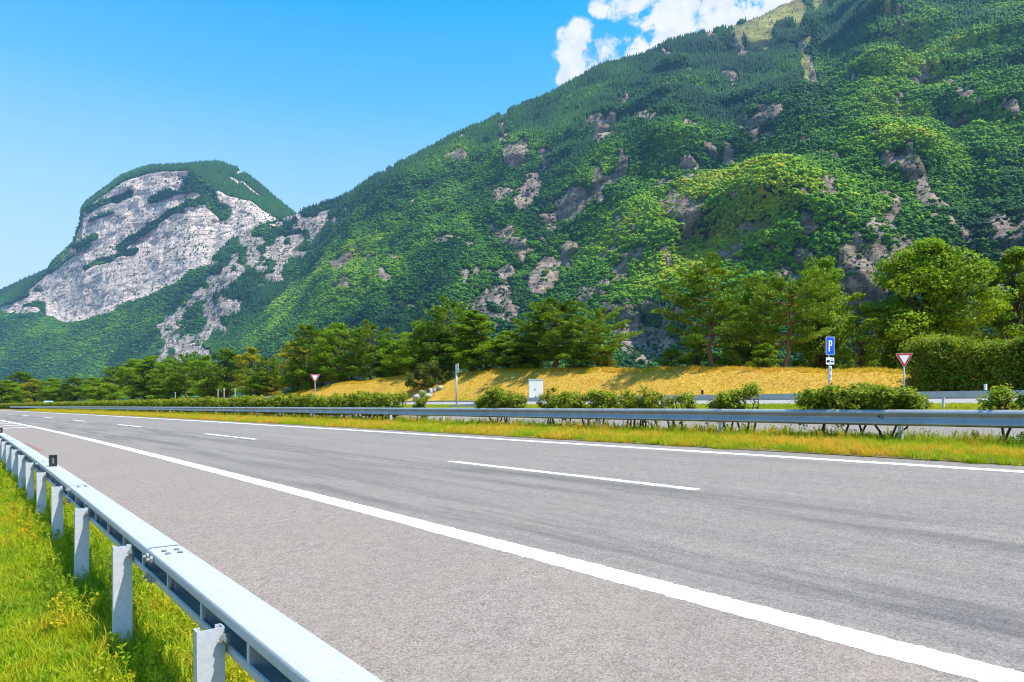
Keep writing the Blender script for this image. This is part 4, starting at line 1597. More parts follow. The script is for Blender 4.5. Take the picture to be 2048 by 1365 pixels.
# ------------------------------------------------------------------ car behind the hedge
xq, yq = XY(s_at(96, 16.0), 16.0)
t = thing('car', 'pale blue car passing behind the hedge at far left', 'car', (float(xq), float(yq), float(gz(float(xq), float(yq))[0])), heading(90))
M['car'] = simple_mat('car_paint', (.35, .55, .66), .3, .2, .6, .03)
M['glass'] = simple_mat('dark_glass', (.03, .05, .06), .08, 0, .8)
M['tyre'] = simple_mat('tyre', (.02, .02, .02), .8)
side = [(-2.1, .35), (2.1, .35), (2.15, .75), (1.9, .95), (1.2, 1.0), (.75, 1.52), (-.9, 1.6), (-1.85, 1.15), (-2.15, 1.0)]
body = MB()
body.add([(-.86, x, z) for x, z in side] + [(.86, x, z) for x, z in side],
         [tuple(range(8, -1, -1)), tuple(range(9, 18))] + [(i, (i + 1) % 9, (i + 1) % 9 + 9, i + 9) for i in range(9)])
link('body', bevel(body.mesh('body'), .08), M['car'], t)
for sx in (-1, 1):
    g = MB()
    g.add([(sx * .868, 1.1, 1.03), (sx * .868, .68, 1.46), (sx * .868, -.85, 1.53), (sx * .868, -1.6, 1.12)], [(0, 1, 2, 3)])
    g.build('side_window', M['glass'], t)
    for yy in (-1.3, 1.3):
        w = MB().tube([(sx * .66, yy, .34), (sx * .88, yy, .34)], .34, 16).build('wheel', M['tyre'], t)
        MB().tube([(sx * .85, yy, .34), (sx * .895, yy, .34)], .2, 12).build('rim', M['grey_rim'], w)
g = MB()
g.add([(-.7, 1.17, 1.06), (.7, 1.17, 1.06), (.66, .80, 1.50), (-.66, .80, 1.50)], [(0, 1, 2, 3)])
g.build('windscreen', M['glass'], t)


# ------------------------------------------------------------------ leaves, trees, shrubs
def unit(a):
    return a / np.maximum(np.linalg.norm(a, axis=-1, keepdims=True), 1e-6)


def leaf_quads(name, C, Nrm, size, tint, r, aspect=.55, fold=.18, direc=None):
    """diamond leaves: base, side, tip, side, slightly folded"""
    n = len(C)
    rnd = unit(r.normal(0, 1, (n, 3)))
    if direc is None:
        T = unit(np.cross(Nrm, rnd))
    else:
        T = unit(direc)
        Nrm = unit(np.cross(T, rnd))
    B = unit(np.cross(Nrm, T))
    size = np.asarray(size)[:, None] if np.ndim(size) else size
    V = np.stack([C - T * size * .5, C + B * size * aspect * .5 + Nrm * size * fold * .5, C + T * size * .5, C - B * size * aspect * .5 + Nrm * size * fold * .5], 1).reshape(-1, 3)
    Fc = np.arange(n * 4).reshape(n, 4)
    return np_mesh(name, V, Fc, attrs={'tint': np.repeat(np.clip(tint, 0, 1), 4)})


def limb_path(r, a, b, n=5, sag=.06, wob=.05):
    a, b = np.array(a, float), np.array(b, float)
    L = np.linalg.norm(b - a)
    pts = []
    for k in range(n):
        t = k / (n - 1)
        p = a + (b - a) * t
        p = p + r.normal(0, wob * L, 3) * (0 < k < n - 1) + np.array([0, 0, sag * L * math.sin(math.pi * t)])
        pts.append(p)
    return pts


def broadleaf(seed, Ht=8.0, Rw=2.6, base=.22, nclump=60, per=170, leaf=.20, shape=1.0, tint0=.45, spread=.5, bark='bark'):
    """tapered trunk, limbs, leaf clumps spread through an uneven crown"""
    r = np.random.default_rng(seed)
    tr = MB()
    top = np.array([r.normal(0, .15), r.normal(0, .15), Ht * .86])
    tp = limb_path(r, (0, 0, -.3), top, 8, 0, .018)
    tr.tube(tp, list(np.linspace(Ht * .021, Ht * .004, 8)), 7)
    cents, rads = [], []
    lob = r.uniform(0, 6.28, 4)
    k = 0
    while len(cents) < nclump and k < 4000:
        k += 1
        h = r.uniform(0, 1) ** .9
        env = (math.sin(math.pi * min(1, max(0, .12 + .86 * h)) ** shape)) ** .75
        a = r.uniform(0, 6.28)
        env *= .78 + .22 * math.sin(3 * a + lob[0] + 4 * h) + .14 * math.sin(5 * a + lob[1] - 6 * h)
        rr = Rw * env * r.uniform(.25, 1.0) ** .55
        c = np.array([rr * math.cos(a), rr * math.sin(a), Ht * (base + (1 - base) * h)])
        rad = Rw * r.uniform(.17, .30) * (1 - .25 * h)
        if cents and min(np.linalg.norm((np.array(cents) - c) / np.array([1, 1, .8]), axis=1)) < rad * .85:
            continue
        cents.append(c)
        rads.append(rad)
    for c, rad in zip(cents, rads):
        t = np.clip((c[2] / Ht - .12) * r.uniform(.55, .85), .1, .8)
        st = np.array(tp[0]) + (np.array(tp[-1]) - np.array(tp[0])) * t
        L = np.linalg.norm(c - st)
        tr.tube(limb_path(r, st, c, 4, -.08, .05), list(np.linspace(.012 * L + .012, .008, 4)), 5)
    C, Nn, S, T = [], [], [], []
    for c, rad in zip(cents, rads):
        n = int(per * r.uniform(.7, 1.25))
        d = unit(r.normal(0, 1, (n, 3)))
        d[:, 2] = d[:, 2] * .8 + .12
        rr = rad * r.uniform(.35, 1.12, (n, 1)) ** .6
        p = c + d * rr * np.array([1.08, 1.08, .78])
        C.append(p)
        Nn.append(unit(d * .6 + r.normal(0, .55, (n, 3)) + np.array([0, 0, .55])))
        S.append(leaf * r.uniform(.6, 1.3, n))
        T.append(np.clip(tint0 + r.normal(0, .10) + r.normal(0, .13, n), 0, 1))
    cm = leaf_quads('crown', np.concatenate(C), np.concatenate(Nn), np.concatenate(S), np.concatenate(T), r, .62)
    return tr.mesh('trunk', True), cm


def pine(seed, Ht=8.0, Rw=2.4, base=.3, whorls=11, leaf=.26, tint0=.42, flat=False, lean=0.0):
    """bare lower trunk, whorls of upswept limbs carrying flattened pads of needle tufts"""
    r = np.random.default_rng(seed)
    tr = MB()
    top = np.array([lean + r.normal(0, .2), r.normal(0, .2), Ht])
    tp = limb_path(r, (0, 0, -.3), top, 9, 0, .012)
    tr.tube(tp, list(np.linspace(Ht * .020, .015, 9)), 7)
    tpa = np.array(tp)
    C, D, S, T = [], [], [], []

    def tuft(c, dirn, n, sz, tn):
        d = unit(dirn + r.normal(0, .62, (n, 3)))
        C.append(c + d * sz * .42 + r.normal(0, .05, (n, 3)))
        D.append(d)
        S.append(sz * r.uniform(.7, 1.25, n))
        T.append(np.clip(tn + r.normal(0, .12, n), 0, 1))
    for w in range(whorls):
        t = base + (1 - base) * (w + r.uniform(-.25, .25)) / whorls
        t = min(max(t, base * .8), .985)
        org = np.array([np.interp(t, np.linspace(-.3 / Ht, 1, 9), tpa[:, k]) for k in range(3)])
        h = (t - base) / (1 - base)
        L0 = Rw * (math.sin(math.pi * (.22 + .72 * max(h, 0))) ** .8 if not flat else (.6 + .5 * h) * (1.12 - h ** 4))
        nb = r.integers(4, 7)
        a0 = r.uniform(0, 6.28)
        for b in range(nb):
            a = a0 + 6.28 * b / nb + r.uniform(-.4, .4)
            L = L0 * r.uniform(.5, 1.15)
            up = .16 + .45 * h + r.uniform(-.12, .14)
            end = org + np.array([math.cos(a) * L, math.sin(a) * L, up * L])
            path = limb_path(r, org, end, 5, -.10, .04)
            tr.tube(path, list(np.linspace(.010 * L + .02, .008, 5)), 5)
            tn = tint0 + r.normal(0, .10)
            pa = np.array(path)
            nside = int(12 + L * 13)
            for k in range(nside):
                f = r.uniform(.30, 1.0) ** .8
                p = np.array([np.interp(f, np.linspace(0, 1, 5), pa[:, q]) for q in range(3)])
                side = r.normal(0, 1)
                lat = np.array([-math.sin(a), math.cos(a), 0]) * side * L * .17 * (1.15 - .5 * f)
                p = p + lat + np.array([0, 0, r.normal(.05, .045)])
                tuft(p, np.array([math.cos(a) * .5, math.sin(a) * .5, .75]) + lat * .3, 9, leaf, tn + .10 * (f - .6))
        # short leader tufts
    tuft(top, np.array([0, 0, 1.0]), 14, leaf, tint0 + .1)
    C, D, S, T = np.concatenate(C), np.concatenate(D), np.concatenate(S), np.concatenate(T)
    br = r.random(len(T)) < .015
    T = np.where(br, 1.0, np.minimum(T, .82))
    return tr.mesh('trunk', True), leaf_quads('crown', C, None, S, T, r, .26, .1, D)


def clipped_bush(seed, L, dep, z0, z1, leaf=.062, n=5200, sparse=0.0, tint0=.5, stems=7, ragged=.12, zg=0.0, rounded=.3):
    """low roadside shrub: stems from the ground, leaves in clumps on twigs, clipped top. Along local y"""
    r = np.random.default_rng(seed)
    st = MB()
    heads = []
    for k in range(stems):
        y0 = (k + .5) / stems * L - L / 2 + r.uniform(-.1, .1)
        for j in range(r.integers(1, 3)):
            e = np.array([r.uniform(-.3, .3) * dep, np.clip(y0 + r.normal(0, .20), -L / 2, L / 2), z1 - r.uniform(.05, .2)])
            b = np.array([r.uniform(-.08, .08), y0 * .75 + r.uniform(-.06, .06), zg - .06])
            path = limb_path(r, b, e, 6, .0, .03)
            st.tube(path, list(np.linspace(.030, .007, 6)), 5)
            for q in range(3):
                f = r.uniform(.45, .9)
                p = np.array([np.interp(f, np.linspace(0, 1, 6), np.array(path)[:, c]) for c in range(3)])
                e2 = p + np.array([r.uniform(-.5, .5) * dep, r.uniform(-.35, .35), r.uniform(.05, .3)])
                e2[2] = min(e2[2], z1 - .03)
                st.tube(limb_path(r, p, e2, 3, 0, .04), [.010, .007, .004], 4)
    nc = int(52 * L * (1 - .4 * sparse))
    C, Nn, T, S = [], [], [], []
    per = max(4, int(n / max(nc, 1)))
    for k in range(nc):
        y = r.uniform(-L / 2, L / 2)
        ex = 1 - rounded * (abs(y) / (L / 2)) ** 3
        zt = z0 + (z1 - z0) * ex * (1 + ragged * .6 * math.sin(y * 5 + seed)) - r.uniform(0, ragged) * (z1 - z0)
        z = z0 + (zt - z0) * r.uniform(0, 1) ** .75
        x = r.uniform(-1, 1) * dep / 2 * (.65 + .35 * ex)
        if sparse and vnoise(np.array([[y * 2.2, z * 2.5, seed * 3.1]]))[0] < -.55 + sparse:
            continue
        rad = r.uniform(.10, .20)
        m = int(per * r.uniform(.6, 1.4))
        d = unit(r.normal(0, 1, (m, 3)))
        p = np.array([x, y, z]) + d * rad * r.uniform(.2, 1.1, (m, 1))
        p[:, 2] = np.minimum(p[:, 2], zt + .04 + r.exponential(.025, m))
        C.append(p)
        Nn.append(unit(d * .4 + r.normal(0, .5, (m, 3)) + np.array([0, 0, .8])))
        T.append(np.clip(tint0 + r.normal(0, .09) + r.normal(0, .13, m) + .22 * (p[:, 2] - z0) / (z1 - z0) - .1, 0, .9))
        S.append(leaf * r.uniform(.6, 1.35, m))
    # whips hanging out over the beam and shoots below it
    for k in range(int(6 * L)):
        y = r.uniform(-L / 2, L / 2)
        b = np.array([r.uniform(-.5, .2) * dep, y, r.uniform(zg + .1, z0 + .1)])
        m = r.integers(8, 22)
        p = b + np.cumsum(r.normal(0, .03, (m, 3)) + np.array([-.004, 0, .006]), 0)
        C.append(p)
        Nn.append(unit(r.normal(0, .6, (m, 3)) + np.array([0, 0, .7])))
        T.append(np.clip(tint0 + .1 + r.normal(0, .15, m), 0, 1))
        S.append(leaf * r.uniform(.5, 1.1, m))
    C, Nn, T, S = np.concatenate(C), np.concatenate(Nn), np.concatenate(T), np.concatenate(S)
    br = r.random(len(T)) < .012
    T = np.where(br, 1, T)
    return st.mesh('stem', True), leaf_quads('foliage', C, Nn, S, T, r, .62, .2)


def round_bush(seed, rx, ry, hz_, leaf=.12, n=9000, tint0=.45, nclump=70, zmin=.12, box=False):
    r = np.random.default_rng(seed)
    st = MB()
    C, Nn, T, S = [], [], [], []
    for k in range(nclump):
        d = unit(r.normal(0, 1, 3))
        d[2] = abs(d[2])
        f = r.uniform(.35, 1) ** .5
        c = np.array([d[0] * rx * f, d[1] * ry * f, max(zmin, d[2] * hz_ * f * .92)])
        if box:     # clipped: clumps packed through a block, most of them near its skin
            c = np.array([r.uniform(-1, 1) * rx, r.uniform(-1, 1) * ry, r.uniform(.08, .93) * hz_])
            hz_l = hz_ * (1 + .10 * math.sin(c[1] * 1.7 + seed) + .07 * math.sin(c[1] * 4.1 + 2 * seed))
            c[2] *= hz_l / hz_
            k_ = r.integers(0, 4)
            if k_ == 0:
                c[2] = hz_l * r.uniform(.80, .98)
            elif k_ < 3:
                c[0] = -rx * r.uniform(.65, 1.2)
        st.tube(limb_path(r, (c[0] * .2, c[1] * .2, -.05), c, 4, 0, .05), [.03, .02, .014, .006], 4)
        m = int(n / nclump * r.uniform(.7, 1.3))
        dd = unit(r.normal(0, 1, (m, 3)))
        rad = (.42 if box else min(rx, ry, hz_)) * r.uniform(.7, 1.1) if box else min(rx, ry, hz_) * r.uniform(.16, .28)
        C.append(c + dd * rad * r.uniform(.3, 1.1, (m, 1)))
        Nn.append(unit(dd * .5 + r.normal(0, .5, (m, 3)) + np.array([0, 0, .6])))
        T.append(np.clip(tint0 + r.normal(0, .09) + r.normal(0, .13, m), 0, 1))
        S.append(leaf * r.uniform(.6, 1.3, m))
    return st.mesh('stem', True), leaf_quads('foliage', np.concatenate(C), np.concatenate(Nn), np.concatenate(S), np.concatenate(T), r, .5)


TREES = {   # meshes shared by the copies; heights as built
    'round': (broadleaf(1, 8, 3.1, .16, 70, 190, .21, 1.0, .45), 8, 6.2, 'bark', 'broad'),
    'tall': (broadleaf(2, 9, 2.3, .14, 70, 180, .20, .9, .42), 9, 4.6, 'bark', 'broad'),
    'big': (broadleaf(3, 10, 4.1, .12, 120, 230, .24, 1.12, .52), 10, 8.2, 'bark', 'broad'),
    'dark': (broadleaf(5, 8, 3.0, .12, 80, 190, .20, .95, .42), 8, 6.0, 'bark', 'broad_dark'),
    'yellow': (broadleaf(6, 8, 2.6, .14, 60, 170, .20, 1.0, .5), 8, 5.2, 'bark', 'broad_yellow'),
    'open': (broadleaf(7, 8, 2.2, .25, 34, 130, .20, .9, .58), 8, 4.4, 'bark', 'broad'),
    'shrub': (broadleaf(8, 4, 2.0, .04, 46, 170, .16, 1.0, .42), 4, 4.0, 'bark', 'broad'),
    'pine_a': (pine(21, 9, 2.9, .26, 9, .27, .44), 9, 5.8, 'pine_bark', 'pine'),
    'pine_b': (pine(22, 8, 3.6, .34, 7, .28, .50, True, .3), 8, 7.4, 'pine_bark', 'pine'),
    'pine_c': (pine(23, 9, 2.5, .18, 13, .26, .36), 9, 5.0, 'pine_bark', 'pine'),
    'pine_d': (pine(24, 9, 3.2, .22, 9, .27, .56), 9, 6.4, 'pine_bark', 'pine'),
}
FIRST = set()


def crest_y(u):
    s = s_at(u, CREST_Q)
    for _ in range(5):
        s = s_at(u, CREST_Q + float(shift(s)))
    return float(XY(s, CREST_Q + float(shift(s)))[1])


def tree(kind, u, Y, vtop, wpx, label, rz=None, group=None):
    if group != G3:
        Y = max(Y, crest_y(u) + 1.0 + random.uniform(0, 2.5) + max(0, (Y - 52) * .12))
    (tm, cm), h0, w0, bk, lf = TREES[kind]
    x, y = at(u, Y)
    zb = float(gz(x, y)[0])
    ht = H + (YH - vtop) / F * Y - zb
    wd = wpx / F * Y
    cat = 'tree' if kind != 'shrub' else 'shrub'
    nm = {'pine_a': 'pine_tree', 'pine_b': 'pine_tree', 'pine_c': 'pine_tree', 'pine_d': 'pine_tree', 'shrub': 'shrub'}.get(kind, 'broadleaf_tree')
    t = thing(nm, label, cat, (x, y, zb), random.uniform(0, 6.28) if rz is None else rz, group)
    sxy = wd / w0
    link('trunk', tm, M[bk], t)
    link('crown', cm, M[lf], t)
    t.scale = (sxy, sxy, ht / h0)
    return t


random.seed(9)
G1, G2, G3 = 'trees on the mound', 'trees left of the mound', 'far trees at the left end of the road'
# right-hand group on the mound
tree('pine_a', 1422, 52, 530, 195, 'tall pine with brown inner branches right of the dark cliff gap', 1.0, G1)
tree('pine_c', 1515, 57, 562, 130, 'narrower pine standing behind and right of the tall gap-side pine', 2.0, G1)
tree('pine_b', 1575, 50, 560, 235, 'broad flat-topped pine with visible trunk left of the parking sign', .5, G1)
tree('round', 1640, 58, 522, 160, 'rounded yellow-green tree rising behind the flat-topped pine', None, G1)
tree('open', 1722, 51, 590, 125, 'slim open tree with a bare trunk right of the parking sign', None, G1)
tree('big', 1852, 50, 488, 255, 'largest broadleaf tree with a full bright crown above the right yield sign', .3, G1)
tree('tall', 2032, 49, 498, 140, 'tall tree cut off by the right edge of the picture', None, G1)
tree('pine_d', 2010, 54, 590, 130, 'lower pine at right between the largest tree and picture edge', None, G1)
tree('yellow', 1760, 60, 660, 80, 'small yellowish tree under the left side of the largest broadleaf tree', None, G1)
tree('dark', 1480, 60, 640, 110, 'dark low tree filling the space below the tall pine', None, G1)
tree('dark', 1655, 60, 640, 120, 'dark low tree between parking sign and flat-topped pine trunk', None, G1)
tree('shrub', 1345, 49, 700, 70, 'low bright shrub at the right side of the dark cliff gap', None, G1)
tree('shrub', 1395, 50, 680, 80, 'taller bright shrub at the foot of the tall pine', None, G1)
tree('shrub', 1530, 55, 690, 80, 'green shrub between two pine trunks on the mound', None, G1)
tree('shrub', 1460, 52, 702, 60, 'small dark shrub on the crest left of the tree shadow', None, G1)
tree('shrub', 1690, 56, 700, 70, 'shrub on the crest behind the parking sign plates', None, G1)
tree('shrub', 1790, 52, 690, 80, 'shrub under the largest tree just left of the yield sign', None, G1)
tree('shrub', 1740, 58, 690, 60, 'pale shrub below the slim open tree', None, G1)
# middle group
tree('pine_d', 1195, 58, 622, 150, 'light green pine with a feathery outline left of the cliff gap', None, G1)
tree('pine_c', 1112, 60, 608, 170, 'dark dense pine with the highest top in the middle group', None, G1)
tree('dark', 1070, 64, 645, 110, 'dark tree at the left shoulder of the dense middle pine', None, G1)
tree('round', 1018, 62, 664, 125, 'rounded olive tree left of the dense middle pine', None, G1)
tree('tall', 945, 62, 622, 120, 'pale leafy tree standing right of the narrow-topped pine', None, G1)
tree('pine_a', 903, 66, 607, 120, 'pine with narrow clipped-looking top behind the lamp pole', None, G1)
tree('round', 845, 68, 645, 120, 'bright green tree left of the narrow-topped pine', None, G1)
tree('shrub', 845, 64, 680, 130, 'cone-shaped dark green shrub behind the stone pile bush', None, G1)
tree('shrub', 975, 58, 685, 120, 'shrub on the crest right of the lamp pole', None, G1)
tree('shrub', 1045, 58, 690, 110, 'shrub on the crest above the cream cabinet', None, G1)
tree('shrub', 1165, 56, 690, 100, 'shrub at the foot of the light green pine', None, G1)
tree('yellow', 1210, 60, 700, 60, 'small yellow-green tree at the left rim of the cliff gap', None, G1)
tree('dark', 890, 66, 668, 110, 'dark tree directly behind the top of the lamp pole', None, G1)
tree('round', 795, 76, 682, 100, 'bushy rounded tree right of the layered pine', None, G1)
# left of the mound
tree('pine_a', 742, 82, 652, 125, 'layered pine standing above the left part of the mound', None, G2)
tree('round', 675, 84, 650, 120, 'yellow-green rounded tree right of the reddish-trunked pine', None, G2)
tree('pine_c', 620, 84, 656, 100, 'pine with dark reddish trunk above the distant yield sign', None, G2)
tree('yellow', 585, 86, 686, 90, 'bright tree at the left end of the mound', None, G2)
tree('shrub', 705, 80, 710, 110, 'leafy shrub low between layered pine and rounded tree', None, G2)
tree('shrub', 645, 82, 715, 100, 'dark shrub directly right of the distant yield sign', None, G2)
tree('dark', 775, 80, 680, 90, 'dark small tree behind the layered pine', None, G2)
tree('shrub', 595, 84, 730, 80, 'shrub directly left of the distant yield sign', None, G2)
tree('pine_c', 535, 100, 718, 70, 'thin small pine in the dip left of the mound', None, G2)
tree('yellow', 503, 104, 697, 76, 'strongly yellow tree beside the dark dense tree', None, G2)
tree('dark', 455, 102, 698, 105, 'dense dark round tree in the middle of the left row', None, G2)
tree('round', 410, 112, 714, 84, 'olive tree touching the left side of the dense dark one', None, G2)
tree('pine_a', 372, 112, 710, 80, 'pine with reddish trunk left of the dense dark tree', None, G2)
tree('round', 336, 118, 720, 84, 'olive rounded tree among the left trunks', None, G2)
tree('tall', 303, 118, 712, 78, 'tallest pale broadleaf tree of the left row', None, G2)
tree('round', 266, 122, 720, 84, 'rounded tree left of the tallest pale one', None, G2)
tree('pine_c', 232, 126, 736, 66, 'small pine ending the left row', None, G2)
tree('shrub', 355, 108, 755, 110, 'low dark undergrowth shrub below the left pine', None, G2)
tree('shrub', 425, 100, 758, 90, 'shrub at the foot of the dense dark tree', None, G2)
tree('shrub', 515, 98, 752, 80, 'yellow-green shrub below the thin small pine', None, G2)
tree('shrub', 290, 112, 765, 90, 'low shrub below the tallest pale tree of the left row', None, G2)
tree('yellow', 548, 96, 745, 60, 'small yellow tree where the mound begins', None, G2)
# far end
tree('round', 190, 165, 756, 76, 'far small tree right of the dark far one', None, G3)
tree('dark', 150, 170, 755, 70, 'dark far tree above the hedge gap', None, G3)
tree('round', 108, 175, 758, 80, 'light green far tree above the passing car', None, G3)
tree('yellow', 68, 180, 760, 66, 'yellow-green far tree left of the passing car', None, G3)
tree('dark', 44, 200, 745, 80, 'tallest rounded far tree near the left picture edge', None, G3)
tree('round', 12, 190, 762, 80, 'far tree cut by the left picture edge', None, G3)
tree('shrub', 218, 150, 770, 80, 'far shrub between the left row and far trees', None, G3)


def bush_thing(name, label, stems, leaves, loc, rz, mat, group=None, cat='bush', scale=None):
    t = thing(name, label, cat, loc, rz, group)
    link('stem', stems, M['stem'], t)
    link('foliage', leaves, M[mat], t)
    if scale:
        t.scale = scale
    return t


# big clipped hedge at right in front of the mound
s0_, s1_ = s_at(2160, 36.2), s_at(1822, 36.2)
hx, hy = XY((s0_ + s1_) / 2, 36.2)
t = thing('hedge', 'tall dense hedge at right behind the leaning yield sign', 'hedge', (float(hx), float(hy), float(gz(float(hx), float(hy))[0])), heading(10))
Lh = abs(s1_ - s0_)
nsg = 5
for k in range(nsg):
    stm, lvs = round_bush(60 + k, 1.1, Lh / nsg * .5, 2.55 + .08 * math.sin(k * 2), .15, 10000, .56, 95, box=True)
    for nm, me, mt in (('stem', stm, 'stem'), ('foliage', lvs, 'hedge')):
        o = link(nm, me, M[mt], t)
        o.location = (.15 * math.sin(k), -Lh / 2 + Lh * (k + .5) / nsg, -.1)
# bush with stones on the mound
stm, lvs = round_bush(70, 2.7, 1.6, 2.75, .15, 12000, .42, 90)
YB = crest_y(862) - 3.6
x, y = at(862, YB)
t = bush_thing('bush', 'dark green spreading bush above a stone pile on the mound', stm, lvs, (x, y, float(gz(x, y)[0]) - .05), 0, 'juniper')
r = np.random.default_rng(3)
for i, (du, w, hgt, lb) in enumerate(((-22, .75, .55, 'leftmost large pale boulder below the dark bush'), (-12, .6, .75, 'tall pale boulder left of the dark plaque'), (4, .6, .62, 'pale boulder right behind the dark plaque'),
                                      (0, .8, .45, 'low pale boulder in front of the dark plaque'), (14, .45, .34, 'small pale boulder right of the plaque'), (24, .6, .38, 'rightmost pale boulder of the pile'))):
    Yb = YB - 2.0 if i not in (3,) else YB - 2.8
    x, y = at(856 + du, Yb)
    V, Fc = ico(2)
    V = V * (1 + .22 * fbm(V * 1.6 + i * 7, 3)[:, None]) * np.array([w * .6, w * .5, hgt * .75])
    tag(link('boulder', np_mesh('boulder', V, Fc), M['stone']), lb, 'boulder', 'boulders on the mound').location = (x, y, float(gz(x, y)[0]) + hgt * .32)
x, y = at(857, YB - 2.6)
t = thing('plaque', 'small dark plaque leaning among the pale boulders', 'plaque', (x, y, float(gz(x, y)[0])), 0)
MB().box((0, 0, .62), (.24, .05, .34)).build('panel', M['plate'], t)
MB().tube([(0, .03, -.1), (0, .03, .6)], .02, 6).build('stake', M['steel_bolt'], t)

# ------------------------------------------------------------------ shrubs of the median
GQM = 10.76
ZG = .63


def median_bush(u0, u1, vtop, label, seed, sparse=0.0, tint0=.5, dep=.75, n_per=2600, rounded=.3, z0=.48, ragged=.12, stems=None, leaf=.075):
    s0, s1 = s_at(u1, GQM), s_at(u0, GQM)
    sm = (s0 + s1) / 2
    x, y = XY(sm, GQM)
    zt = H + (YH - vtop) / F * float(y) - ZG
    L = s1 - s0
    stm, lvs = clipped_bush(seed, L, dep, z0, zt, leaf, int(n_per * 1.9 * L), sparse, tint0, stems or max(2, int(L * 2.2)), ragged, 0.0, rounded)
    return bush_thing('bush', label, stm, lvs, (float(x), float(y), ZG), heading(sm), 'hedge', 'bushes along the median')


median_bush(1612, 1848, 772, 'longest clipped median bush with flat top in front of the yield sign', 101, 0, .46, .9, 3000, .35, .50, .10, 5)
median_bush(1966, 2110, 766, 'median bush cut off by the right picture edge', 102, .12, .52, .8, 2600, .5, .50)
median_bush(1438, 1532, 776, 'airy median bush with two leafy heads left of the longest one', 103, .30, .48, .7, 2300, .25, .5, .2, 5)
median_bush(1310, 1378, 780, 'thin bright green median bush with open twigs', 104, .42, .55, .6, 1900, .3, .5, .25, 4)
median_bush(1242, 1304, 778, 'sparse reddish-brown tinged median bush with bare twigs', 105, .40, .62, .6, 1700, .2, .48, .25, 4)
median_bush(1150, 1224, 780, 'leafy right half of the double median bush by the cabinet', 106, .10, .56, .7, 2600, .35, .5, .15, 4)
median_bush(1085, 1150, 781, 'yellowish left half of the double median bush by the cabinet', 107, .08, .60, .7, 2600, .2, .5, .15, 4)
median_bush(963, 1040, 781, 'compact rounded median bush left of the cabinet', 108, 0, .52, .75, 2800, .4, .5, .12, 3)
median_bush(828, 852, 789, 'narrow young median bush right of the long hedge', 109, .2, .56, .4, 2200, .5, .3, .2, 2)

HEDGE_SEG = [clipped_bush(120 + k, 3.1, .95, .28, 1.27, .10, 7500, 0, .54, 7, .10, 0.0, 0.0) for k in range(3)]


def long_hedge(u0, u1, label, q=10.95):
    s0, s1 = s_at(u1, q), s_at(u0, q)
    x, y = XY(s0, q)
    t = thing('hedge', label, 'hedge', (float(x), float(y), ZG), 0, 'hedges along the median')
    s = s0 + 1.5
    k = 0
    while s < s1 - .5:
        x2, y2 = XY(s, q)
        for nm, me, mt in (('stem', HEDGE_SEG[k % 3][0], 'stem'), ('foliage', HEDGE_SEG[k % 3][1], 'hedge')):
            o = link(nm, me, M[mt], t)
            o.location = (float(x2) - t.location.x, float(y2) - t.location.y, 0)
            o.rotation_euler = (0, 0, heading(s) + (math.pi if (k // 3) % 2 else 0))
            o.scale = (1, 1, 1 + .05 * math.sin(k * 2.3))
        s += 2.95
        k += 1
    return t


long_hedge(181, 803, 'long clipped green hedge along the median left of centre')
long_hedge(-40, 172, 'far continuation of the clipped hedge beyond the small gap at left')

# ------------------------------------------------------------------ grasses
def tuft_mesh(seed, n, h, spread, w, bend=.5, broad=0.0):
    r = np.random.default_rng(seed)
    V, Fc = [], []
    for k in range(n):
        a = r.uniform(0, 6.28)
        b0 = np.array([r.normal(0, spread), r.normal(0, spread), -.01])
        hh = h * r.uniform(.45, 1.15)
        d = np.array([math.cos(a), math.sin(a), 0])
        s = np.array([-d[1], d[0], 0]) * w * r.uniform(.6, 1.4) * .5
        bd = bend * hh * r.uniform(.2, 1.2)
        p1 = b0 + np.array([0, 0, hh * .55]) + d * bd * .35
        p2 = b0 + np.array([0, 0, hh * r.uniform(.8, 1.0)]) + d * bd
        i = len(V)
        V += [b0 - s, b0 + s, p1 + s * (1.3 if broad else .85), p1 - s * (1.3 if broad else .85), p2]
        Fc += [(i, i + 1, i + 2), (i, i + 2, i + 3), (i + 3, i + 2, i + 4)]
    return np_mesh('tuft', np.array(V), np.array(Fc))


def weed_mesh(seed, h, n):
    """upright weed: a stalk with small leaves or yellow heads"""
    r = np.random.default_rng(seed)
    mb = MB()
    for j in range(3):
        a = r.uniform(0, 6.28)
        e = np.array([math.cos(a) * h * .25, math.sin(a) * h * .25, h * r.uniform(.7, 1.0)])
        path = limb_path(r, (0, 0, -.02), e, 4, 0, .05)
        mb.tube(path, [.005, .004, .003, .002], 3)
        for k in range(n):
            f = r.uniform(.25, 1)
            p = np.array([np.interp(f, np.linspace(0, 1, 4), np.array(path)[:, c]) for c in range(3)])
            T = unit(r.normal(0, 1, 3) + np.array([0, 0, .3]))
            B = unit(np.cross(T, r.normal(0, 1, 3)))
            q = p + T * .018
            mb.add([p, q + B * .007, p + T * .036, q - B * .007], [(0, 1, 2), (0, 2, 3)])
    m = bpy.data.meshes.new('weed')
    m.from_pydata([tuple(v) for v in mb.v], [], mb.f)
    m.update()
    return m


M['grass'] = leaf_mat('grass_blades', [(0, (.045, .105, .006)), (.35, (.17, .28, .008)), (.6, (.33, .43, .008)), (.8, (.52, .43, .016)), (1, (.68, .42, .045))], .42, 'INSTANCER', gloss=.25)
tufts = [tuft_mesh(1 + k, 26, .11, .035, .0065, .7) for k in range(4)] + [tuft_mesh(11 + k, 16, .065, .03, .010, 1.2, 1) for k in range(3)] + \
        [tuft_mesh(31 + k, 30, .20, .045, .006, .75) for k in range(4)] + [weed_mesh(51 + k, .32, 30) for k in range(3)] + [tuft_mesh(41, 9, .42, .04, .005, .45)]
TUFTS = src_collection('grass_tuft', tufts, M['grass'])


